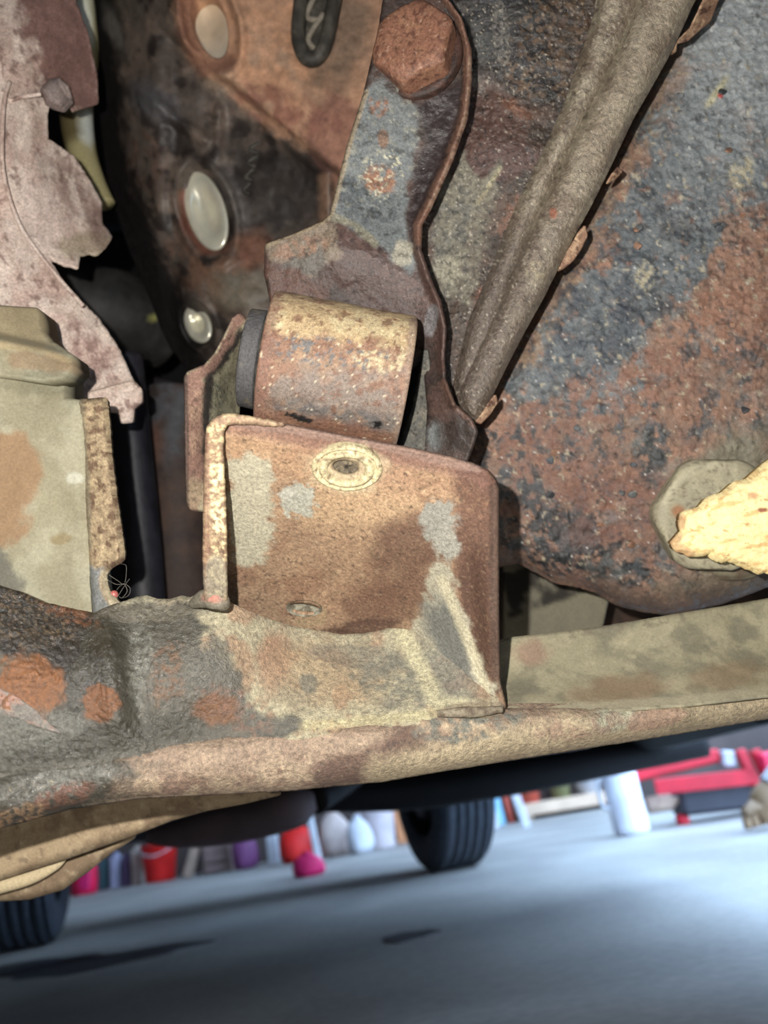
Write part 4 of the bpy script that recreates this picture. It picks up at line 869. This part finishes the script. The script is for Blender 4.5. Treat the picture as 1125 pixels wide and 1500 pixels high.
def wlathe(name, base, prof, mat, parent=None, seg=40, axis='z', tilt=0.0, yaw=0.0):
    th = np.linspace(0, 2 * math.pi, seg, endpoint=False); V = []
    for s, r in prof:
        V.append(np.stack([r * np.cos(th), r * np.sin(th), np.full(seg, s)], 1))
    V = np.concatenate(V)
    if axis == 'x': V = V[:, [2, 0, 1]]
    V = rotz(lean(V, tilt), yaw) + np.array(base)
    Fc = []
    for k in range(len(prof) - 1):
        for i in range(seg):
            j = (i + 1) % seg; Fc.append([k * seg + i, k * seg + j, (k + 1) * seg + j, (k + 1) * seg + i])
    return link_mesh(name, V, Fc, mat, parent)
def beam(name, p0, p1, w_, h_, mat, parent=None):
    p0, p1 = np.array(p0), np.array(p1); t = p1 - p0; L = np.linalg.norm(t); t /= L
    u = np.cross(t, (0, 0, 1.0)); u /= np.linalg.norm(u); v = np.cross(u, t)
    V, Fc = box_verts(w_, h_, L, min(w_, h_) * .15)
    return link_mesh(name, p0 + V[:, :1] * u + V[:, 1:2] * v + V[:, 2:] * t, Fc, mat, parent, smooth=False)

# floor
def floor_mat():
    m, n, l, b = nodes_of('worn_concrete')
    tc = n.new('ShaderNodeTexCoord')
    a = n.new('ShaderNodeTexNoise'); a.inputs['Scale'].default_value = 2.2; a.inputs['Detail'].default_value = 8
    c = n.new('ShaderNodeTexNoise'); c.inputs['Scale'].default_value = 60; c.inputs['Detail'].default_value = 5
    for x in (a, c): l.new(tc.outputs['Object'], x.inputs['Vector'])
    r = n.new('ShaderNodeValToRGB'); r.color_ramp.elements[0].position = .36; r.color_ramp.elements[1].position = .66
    r.color_ramp.elements[0].color = (*rgb((146, 142, 138)), 1); r.color_ramp.elements[1].color = (*rgb((178, 174, 168)), 1)
    l.new(a.outputs['Fac'], r.inputs[0])
    mx = n.new('ShaderNodeMix'); mx.data_type = 'RGBA'; mx.blend_type = 'MULTIPLY'; mx.inputs['Factor'].default_value = .5
    r2 = n.new('ShaderNodeValToRGB'); r2.color_ramp.elements[0].position = .3; r2.color_ramp.elements[1].position = .7
    r2.color_ramp.elements[0].color = (.6, .6, .6, 1)
    l.new(c.outputs['Fac'], r2.inputs[0]); l.new(r.outputs[0], mx.inputs['A']); l.new(r2.outputs[0], mx.inputs['B'])
    l.new(mx.outputs['Result'], b.inputs['Base Color']); b.inputs['Roughness'].default_value = .6
    bp = n.new('ShaderNodeBump'); bp.inputs['Strength'].default_value = .2; bp.inputs['Distance'].default_value = .004
    l.new(c.outputs['Fac'], bp.inputs['Height']); l.new(bp.outputs[0], b.inputs['Normal'])
    return m
fl = link_mesh('floor', [(-9, -6, 0), (9, -6, 0), (9, 9, 0), (-9, 9, 0), (-9, -6, -.1), (9, -6, -.1), (9, 9, -.1), (-9, 9, -.1)], [[0, 1, 2, 3], [7, 6, 5, 4], [0, 4, 5, 1], [1, 5, 6, 2], [2, 6, 7, 3], [3, 7, 4, 0]], floor_mat(), smooth=False)
fl['kind'] = 'structure'
WALLY = 6.15
wb = link_mesh('wall_back', [(-9, WALLY, 0), (9, WALLY, 0), (9, WALLY, 2.6), (-9, WALLY, 2.6), (-9, WALLY + .15, 0), (9, WALLY + .15, 0), (9, WALLY + .15, 2.6), (-9, WALLY + .15, 2.6)], [[0, 1, 2, 3], [7, 6, 5, 4], [3, 2, 6, 7], [1, 5, 6, 2], [0, 3, 7, 4]], flat_mat('dim_wall', (74, 62, 58), .8, .25, 3), smooth=False)
wb['kind'] = 'structure'
GWM = flat_mat('garage_board', (120, 112, 104), .85, .15, 3)
def shellbox(name, x0, x1, y0, y1, z0, z1):
    o = wbox(name, ((x0 + x1) / 2, (y0 + y1) / 2, z0), (x1 - x0, y1 - y0, z1 - z0), GWM, None, bev=.002); o['kind'] = 'structure'
shellbox('wall_left', -3.2, -3.05, -3.0, WALLY - .02, 0, 2.6)
shellbox('wall_front', -3.0, 0.9, -3.15, -3.0, 0, 2.6)
shellbox('ceiling', -3.2, 0.9, -3.15, WALLY - .02, 2.62, 2.75)
# oil stains on the concrete
OILM = flat_mat('oil_stain', (70, 67, 70), .5, .2, 10)
for k, (px, py, rx, ry, lab) in enumerate(((150, 1408, .22, .12, 'long dark oil stain on the floor near the left tyre'), (600, 1372, .05, .05, 'small dark oil stain on the floor below the crossmember'), (20, 1420, .2, .1, 'dark oil stain on the floor at the left edge'))):
    c = onfloor(px, py); th = np.linspace(0, 2 * math.pi, 40, endpoint=False); rr = 1 + .12 * np.sin(th * 3 + k) + .08 * np.sin(th * 7 + 2 * k)
    top = np.stack([c[0] + rx * rr * np.cos(th), c[1] + ry * rr * np.sin(th), np.full(40, .0015)], 1); bot = top * np.array((1, 1, 0))
    s = link_mesh('oil_stain', np.concatenate([top, bot]), [list(range(40))] + [[i, i + 40, (i + 1) % 40 + 40, (i + 1) % 40] for i in range(40)], OILM, smooth=False)
    tag(s, lab, 'stain', 'oil stains on the concrete')

# car body around and above; out-of-frame front panels are added to block daylight
BLK = flat_mat('underbody_black', (30, 28, 30), .7, .3, 8)
def slab(name, x0, x1, y0, y1, z0, z1, parent=None, label=None, cat=None):
    o = wbox(name, ((x0 + x1) / 2, (y0 + y1) / 2, z0), (x1 - x0, y1 - y0, z1 - z0), BLK, parent, bev=.03)
    if label: tag(o, label, cat)
    return o
cb = thing('floor_pan', 'black floor pan of the car with side sills above the tyres', 'floor pan', (-.45, 1.0, .26))
slab('pan_panel', -1.32, .40, 1.0, 2.0, .30, .40, cb)
slab('sill', .40, .50, 1.0, 2.0, .24, .5, cb)
slab('sill', -1.4, -1.30, 1.0, 2.0, .24, .5, cb)
slab('boot_floor', -1.4, .50, 2.02, 3.2, .64, .72, None, 'black boot floor above the rear axle', 'floor pan')
slab('rear_bumper', -1.35, .42, 3.22, 3.32, .25, .6, None, 'black rear bumper behind the rear tyres', 'bumper')
slab('hood', -1.52, .70, -1.15, 1.0, 1.09, 1.13, None, 'dark hood panel over the engine, added to block sky light', 'hood')  # slab added over the engine to block the sky
slab('firewall', -1.43, .61, .90, .95, .26, 1.08, None, 'dark firewall behind the engine', 'firewall')
slab('fender_blocker', .62, .68, -1.15, .95, .03, 1.08, None, 'unseen fender panel right of the oil pan, carried to the floor to block daylight', 'fender')  # invented blocker out of frame, reaching down to cut daylight bounce
slab('fender_blocker', -1.5, -1.44, -1.15, .95, .03, 1.08, None, 'unseen fender panel beyond the heat shield, carried to the floor to block daylight', 'fender')  # the same unseen daylight blocker on the left side
slab('bumper_blocker', -1.45, .60, -1.30, -1.22, .03, 1.08, None, 'unseen front bumper at the near end of the car, lowered to block daylight', 'bumper')  # unseen, brought down near the floor to shut out daylight
# rear axle beam and dark fuel tank
ax_ = tube('axle_beam', [(-1.15, 2.40, .29), (-.6, 2.42, .285), (-.1, 2.42, .285), (.3, 2.40, .29)], .045, None, BLK, None, seg=20, world=True)
tag(ax_, 'dark rear axle beam between the two rear tyres', 'axle')
mu = thing('muffler', 'blurred purplish-grey muffler hanging under the car, left of the middle', 'muffler', (-.5, 1.25, .25))
MUM = flat_mat('muffler_steel', (128, 112, 114), .55, .2, 10)
pm = [atY(215, 1226, 1.3), atY(255, 1222, 1.3), atY(320, 1211, 1.28), atY(390, 1195, 1.26), atY(436, 1180, 1.25), atY(462, 1172, 1.25)]
tube('muffler_shell', pm, [.01, .02, .028, .03, .03, .014], None, MUM, mu, world=True, seg=32)
tube('tail_pipe', [pm[-1], pm[-1] + np.array((.03, .08, .02)), pm[-1] + np.array((.05, .2, .04))], .022, None, BLK, mu, world=True, seg=16)
cr_ = tube('tail_crossbar', [atY(470, 1166, 1.62), atY(600, 1160, 1.62), atY(740, 1140, 1.62), atY(900, 1112, 1.62), atY(1030, 1086, 1.62)], [.03, .034, .034, .03, .03], None, BLK, None, world=True, seg=24)
tag(cr_, 'long black crossbar under the car below the rolled lip', 'crossbar')

# tyres
RUBM = flat_mat('tyre_rubber', (52, 56, 64), .75, .2, 40)
RIMM = flat_mat('black_steel_wheel', (24, 24, 26), .6, .2, 20)
def tyre(px, py, label, sgn):
    c = onfloor(px, py); R_, W2 = .30, .095
    t = thing('car_tyre', label, 'tyre', (c[0], c[1], 0), 'rear tyres')
    prof = [(-W2 + .01, .19), (-W2 - .004, .22), (-W2 - .006, .255), (-W2 + .004, .285), (-W2 + .018, .297)]
    xs = np.linspace(-W2 + .018, W2 - .018, 6)
    for i in range(5):
        a, b = xs[i], xs[i + 1]
        prof += [(a + .004, R_), (b - .004, R_), (b - .003, R_ - .008), (b + .003, R_ - .008)]
    prof += [(W2 - .018, .297), (W2 - .004, .285), (W2 + .006, .255), (W2 + .004, .22), (W2 - .01, .19)]
    wlathe('rubber_casing', (c[0], c[1], R_), prof, RUBM, t, seg=96, axis='x', yaw=.3)
    wlathe('rim', (c[0], c[1], R_), [(-W2 + .01, .19), (-W2 + .02, .185), (-.02, .17), (0, .12), (-.01, .06), (-.03, .04), (-.03, .002)], RIMM, t, seg=64, axis='x', yaw=.3)
    wlathe('brake_drum', (c[0] - sgn * .0286, c[1] - sgn * .009, R_), [(-.05, .002), (-.05, .13), (.05, .14), (.05, .002)], RIMM, t, seg=48, axis='x', yaw=.3)
tyre(664, 1272, 'rear tyre in the lower middle with lit ribbed tread', 1)
tyre(38, 1388, 'dark rear tyre at the lower left edge under the suspension arm', -1)

# ---------------------------------------------------------------- things along the back wall
def cm_(name, c, **k): return flat_mat(name, c, k.pop('rough', .6), k.pop('var', .12), k.pop('scale', 12), .05, **k)
REDM, PINK, WHT = cm_('red_plastic', (206, 30, 26)), cm_('pink_plastic', (204, 30, 96)), cm_('white_plastic', (196, 196, 202))
CREAM, ORNG, PURP = cm_('cream_bag', (192, 172, 164)), cm_('orange_card', (206, 140, 96)), cm_('purple_cloth', (112, 60, 104))
BEIGE, TEAL, LILAC = cm_('beige_timber', (206, 176, 150)), cm_('teal_card', (60, 84, 88)), cm_('lilac_grey', (170, 168, 190))
GRN, TERR, BLU = cm_('olive_card', (128, 128, 88)), cm_('terracotta', (190, 84, 66)), cm_('light_blue', (150, 200, 226))
MAG = cm_('crimson_plastic', (208, 16, 66)); DKG = cm_('dark_grey', (58, 56, 64)); TANW = cm_('tan_wood', (176, 150, 132))
def spot(px, py, back=0.0):
    c = onfloor(px, py)
    if c[1] > WALLY - .12: c = onfloor(px, py); c = CAM + (c - CAM) * ((WALLY - .15) / c[1]); c[2] = 0
    return np.array((c[0], c[1] + back, 0.0))
def width(px0, px1, Y): return (px1 - px0) / F * Y * 1.02
# red bucket
b_ = spot(235, 1291)
t = thing('bucket', 'plain red plastic bucket standing by the back wall', 'bucket', b_)
wlathe('bucket_body', b_, [(0, .001), (0, .095), (.01, .1), (.23, .125), (.235, .132), (.245, .132), (.245, .122), (.03, .09), (.025, .001)], REDM, t)
tube('bucket_handle', [b_ + np.array((-.13, 0, .235)), b_ + np.array((-.1, -.1, .2)), b_ + np.array((0, -.14, .17)), b_ + np.array((.1, -.1, .2)), b_ + np.array((.13, 0, .235))], .004, None, WHT, t, seg=8, world=True)
# red and pink jug at left
b_ = spot(124, 1310)
t = thing('jug', 'red jug with a pink front behind the left tyre', 'jug', b_)
wlathe('jug_body', b_, [(0, .001), (0, .07), (.01, .085), (.17, .085), (.21, .06), (.235, .03), (.26, .03), (.26, .001)], MAG, t)
wbox('jug_label', b_ + np.array((.035, -.078, .03)), (.07, .02, .15), PINK, t)
# narrow upright things between the jug and the bucket
for k, (px, w_, h_, m_, nm, lab, cat, tl) in enumerate((
    (150, .07, .20, TEAL, 'carton', 'dark teal carton next to the red jug', 'carton', 0),
    (170, .06, .21, LILAC, 'carton', 'pale lilac-grey carton second from the red jug', 'carton', .03),
    (187, .05, .19, cm_('plum', (90, 70, 100)), 'carton', 'plum carton between two pale cartons', 'carton', 0),
    (203, .07, .23, cm_('putty', (188, 172, 160)), 'carton', 'putty-coloured carton left of the red bucket', 'carton', 0))):
    b_ = spot(px, 1299 - (px - 150) * .17)
    t = thing(nm, lab, cat, b_, 'cartons along the back wall')
    o = wbox('carton_body', b_, (w_, .09, h_), m_, t, tilt=tl)
    wbox('carton_cap', b_ + np.array((tl * h_, 0, h_)), (w_ * .5, .04, .025), m_, o, tilt=tl)
# leaning boards and a rag between bucket and white post
b_ = spot(274, 1286)
o = wbox('board', b_, (.06, .05, .25), TANW, None, tilt=.38); tag(o, 'short pale board leaning right, next to the red bucket', 'board')
b_ = spot(322, 1278)
t = thing('crate', 'low brown crate beside the purple bag', 'crate', b_)
cbm = cm_('crate_brown', (140, 116, 110))
for i in range(3): wbox('slat', b_ + np.array((0, -.06, .01 + i * .062)), (.17, .015, .05), cbm, t)
for s in (-1, 1): wbox('side', b_ + np.array((s * .085, .02, 0)), (.015, .16, .20), cbm, t)
wbox('back_panel', b_ + np.array((0, .1, 0)), (.17, .012, .19), cbm, t)
def bag(name, label, b_, r, h, mat, knot=True, parent_mat=None, sq=1.0):
    t = thing(name, label, 'bag', b_)
    th = np.linspace(0, 2 * math.pi, 36, endpoint=False); prof = [(0, .3), (.02, .8), (.18, 1.02), (.45, 1.0), (.7, .8), (.86, .45), (.92, .22), (1.0, .3), (1.01, .02)]
    V = []
    for s, q in prof:
        rr = r * q * (1 + .10 * np.sin(3 * th + s * 4) + .05 * np.sin(7 * th + s * 9))
        V.append(np.stack([rr * np.cos(th) * sq, rr * np.sin(th) * .8, np.full(36, s * h)], 1))
    V = np.concatenate(V) + np.array(b_); Fc = []
    for k in range(len(prof) - 1):
        for i in range(36):
            j = (i + 1) % 36; Fc.append([k * 36 + i, k * 36 + j, k * 36 + 36 + j, k * 36 + 36 + i])
    Fc.append(list(range(35, -1, -1)))
    link_mesh('sack', V, Fc, mat, t)
    tube('tie', [np.array(b_) + np.array((.25 * r * math.cos(a) * sq, .2 * r * math.sin(a), h * .92)) for a in np.linspace(0, 6.28, 10)], .006, None, parent_mat or mat, t, seg=8, world=True)
    return t
bag('bag', 'purple bag slumped by the back wall beside the brown crate', spot(360, 1273), .085, .27, PURP)
b_ = spot(402, 1266)
o = wbox('post', b_, (.07, .06, .36), WHT, None); tag(o, 'narrow white post standing left of the red and pink bag', 'post')
bag('bag', 'round red bag with a pink lower half by the back wall', spot(438, 1263), .12, .24, REDM)
o = bag('bag', 'small pink bag in front of the round red bag', spot(452, 1284), .07, .10, PINK)
b_ = spot(468, 1268)
o = wbox('stake', b_, (.035, .03, .25), WHT, None, tilt=-.1); tag(o, 'thin white stake beside the round red bag', 'stake')
bag('bag', 'cream bag in the pale cluster left of the middle tyre', spot(494, 1254), .105, .28, CREAM)
bag('bag', 'whitish bag second in the pale cluster left of the middle tyre', spot(529, 1250), .08, .22, WHT)
b_ = spot(556, 1243)
t = thing('bucket', 'white tub standing just left of the orange box', 'tub', b_)
wlathe('tub_body', b_, [(0, .001), (0, .1), (.01, .105), (.3, .13), (.31, .135), (.33, .135), (.33, .001)], cm_('white_tub', (194, 180, 182)), t)
wlathe('tub_lid', b_, [(.328, .14), (.35, .14), (.355, .12), (.355, .001)], WHT, t)
b_ = spot(596, 1234)
t = thing('box', 'orange cardboard box beside the middle tyre', 'box', b_)
wbox('box_body', b_, (.11, .2, .30), ORNG, t); wbox('box_flap', b_ + np.array((0, -.05, .30)), (.11, .09, .008), ORNG, t)
# leaning boards right of the tyre
for k, (px, py, w_, h_, tl, m_, lab, cat, nm) in enumerate((
    (722, 1216, .09, .34, -.02, WHT, 'white board leaning right behind the middle tyre', 'board', 'board'),
    (735, 1208, .06, .32, -.06, BLU, 'light blue board between the white ones, right of the tyre', 'board', 'board'),
    (750, 1204, .04, .34, -.06, TERR, 'reddish board behind the leaning white strip', 'board', 'board'),
    (772, 1212, .05, .40, -.16, WHT, 'slanted white strip leaning furthest right of the boards', 'board', 'board'))):
    o = wbox(nm, spot(px, py), (w_, .03, h_), m_, None, tilt=tl); tag(o, lab, cat, 'boards leaning right of the tyre')
# beige ledge with pots
b_ = spot(832, 1192)
t = thing('bench', 'low beige timber bench carrying pots at the back wall', 'bench', b_)
wbox('bench_top', b_ + np.array((0, 0, .03)), (.72, .26, .08), BEIGE, t); wbox('leg', b_ + np.array((-.3, 0, 0)), (.08, .2, .03), BEIGE, t); wbox('leg', b_ + np.array((.3, 0, 0)), (.08, .2, .03), BEIGE, t)
def pot(dx, r, h, m_, lab, nm='pot', cat='pot'):
    p = b_ + np.array((dx, -.02, .11)); t2 = thing(nm, lab, cat, p)
    pb = wlathe('pot_body', p, [(0, .001), (0, r * .75), (h * .75, r), (h * .76, r * 1.1), (h, r * 1.1), (h, r * .95), (h * .5, r * .8), (h * .45, .001)], m_, t2)
    wlathe('soil', p, [(h * .88, .001), (h * .88, r * .98)], DKG, pb)
pot(-.26, .10, .2, TERR, 'terracotta pot on the left of the beige bench')
pot(-.02, .08, .2, GRN, 'olive pot in the middle of the beige bench')
pot(.18, .09, .17, WHT, 'white pot on the right of the beige bench')
# white bottle
b_ = spot(927, 1222)
t = thing('bottle', 'tall white plastic bottle with pale blue cap on the floor', 'bottle', b_)
hb = .25
wlathe('bottle_body', b_, [(0, .001), (0, .05), (.008, .062), (.02, .064), (hb - .03, .064), (hb - .01, .055), (hb, .035), (hb + .01, .026)], cm_('bottle_white', (232, 232, 244)), t)
wlathe('cap', b_, [(hb + .005, .03), (hb + .035, .03), (hb + .04, .026), (hb + .04, .001)], BLU, t)
tube('side_handle', [b_ + np.array((-.06, -.01, .2)), b_ + np.array((-.085, -.01, .19)), b_ + np.array((-.085, -.01, .11)), b_ + np.array((-.06, -.01, .1))], .008, None, WHT, t, seg=10, world=True)
# floor jack
JY = 3.25
jb = spot(1030, 1203); JY = jb[1]
t = thing('floor_jack', 'red floor jack with dark chassis at the right, under the sill', 'jack', jb)
def J(px, py, dy=0): return atY(px, py, JY + dy)
CRM = cm_('jack_red', (200, 20, 44), rough=.4)
beam('lift_arm', J(925, 1136), J(1052, 1106), .05, .05, CRM, t)
beam('side_plate', J(960, 1153, -.06), J(1100, 1138, -.06), .02, .055, CRM, t)
beam('side_plate', J(960, 1153, .14), J(1100, 1138, .14), .02, .055, CRM, t)
beam('chassis', J(990, 1178, .04), J(1112, 1164, .04), .16, .085, DKG, t)
beam('handle_socket', J(1082, 1098, -.05), J(1108, 1150, -.05), .04, .035, CRM, t)
beam('handle_socket', J(1104, 1098, -.05), J(1130, 1150, -.05), .04, .035, CRM, t)
beam('handle', J(1112, 1120, -.08), J(1200, 1100, -.08), .075, .075, cm_('jack_pink', (228, 40, 80), rough=.4), t)
beam('saddle', J(1066, 1124, -.02), J(1064, 1100, -.02), .06, .05, cm_('jack_steel', (190, 190, 200)), t)
wlathe('wheel', J(1000, 1202), [(-.02, .001), (-.02, .022), (.02, .022), (.02, .001)], CRM, t, axis='x', seg=24)
wlathe('wheel', J(1096, 1186), [(-.02, .001), (-.02, .026), (.02, .026), (.02, .001)], DKG, t, axis='x', seg=24)
wlathe('hydraulic_ram', J(960, 1178), [(-.03, .001), (-.03, .03), (.06, .03), (.06, .015), (.09, .015), (.09, .001)], TANW, t, axis='x', seg=24)
# brown work glove lying at the right edge
gb = spot(1108, 1217)
t = thing('work_glove', 'crumpled brown and white work glove at the right edge of the floor', 'glove', gb)
GLM = cm_('brown_leather', (140, 112, 84), var=.3); 
tube('palm', [gb + np.array((.02, 0, .03)), gb + np.array((.05, 0, .07)), gb + np.array((.10, 0, .10))], [.03, .045, .042], None, GLM, t, seg=16, world=True)
for k in range(4): tube('finger', [gb + np.array((.03 + k * .012, -.02 + k * .012, .06)), gb + np.array((-.02 + k * .02, -.03 + k * .015, .055 + k * .01)), gb + np.array((-.035 + k * .03, -.04 + k * .015, .012))], [.016, .015, .011], None, GLM, t, seg=10, world=True)
tube('cuff', [gb + np.array((.08, 0, .10)), gb + np.array((.12, 0, .125)), gb + np.array((.16, 0, .14))], [.042, .048, .05], None, WHT, t, seg=16, world=True)
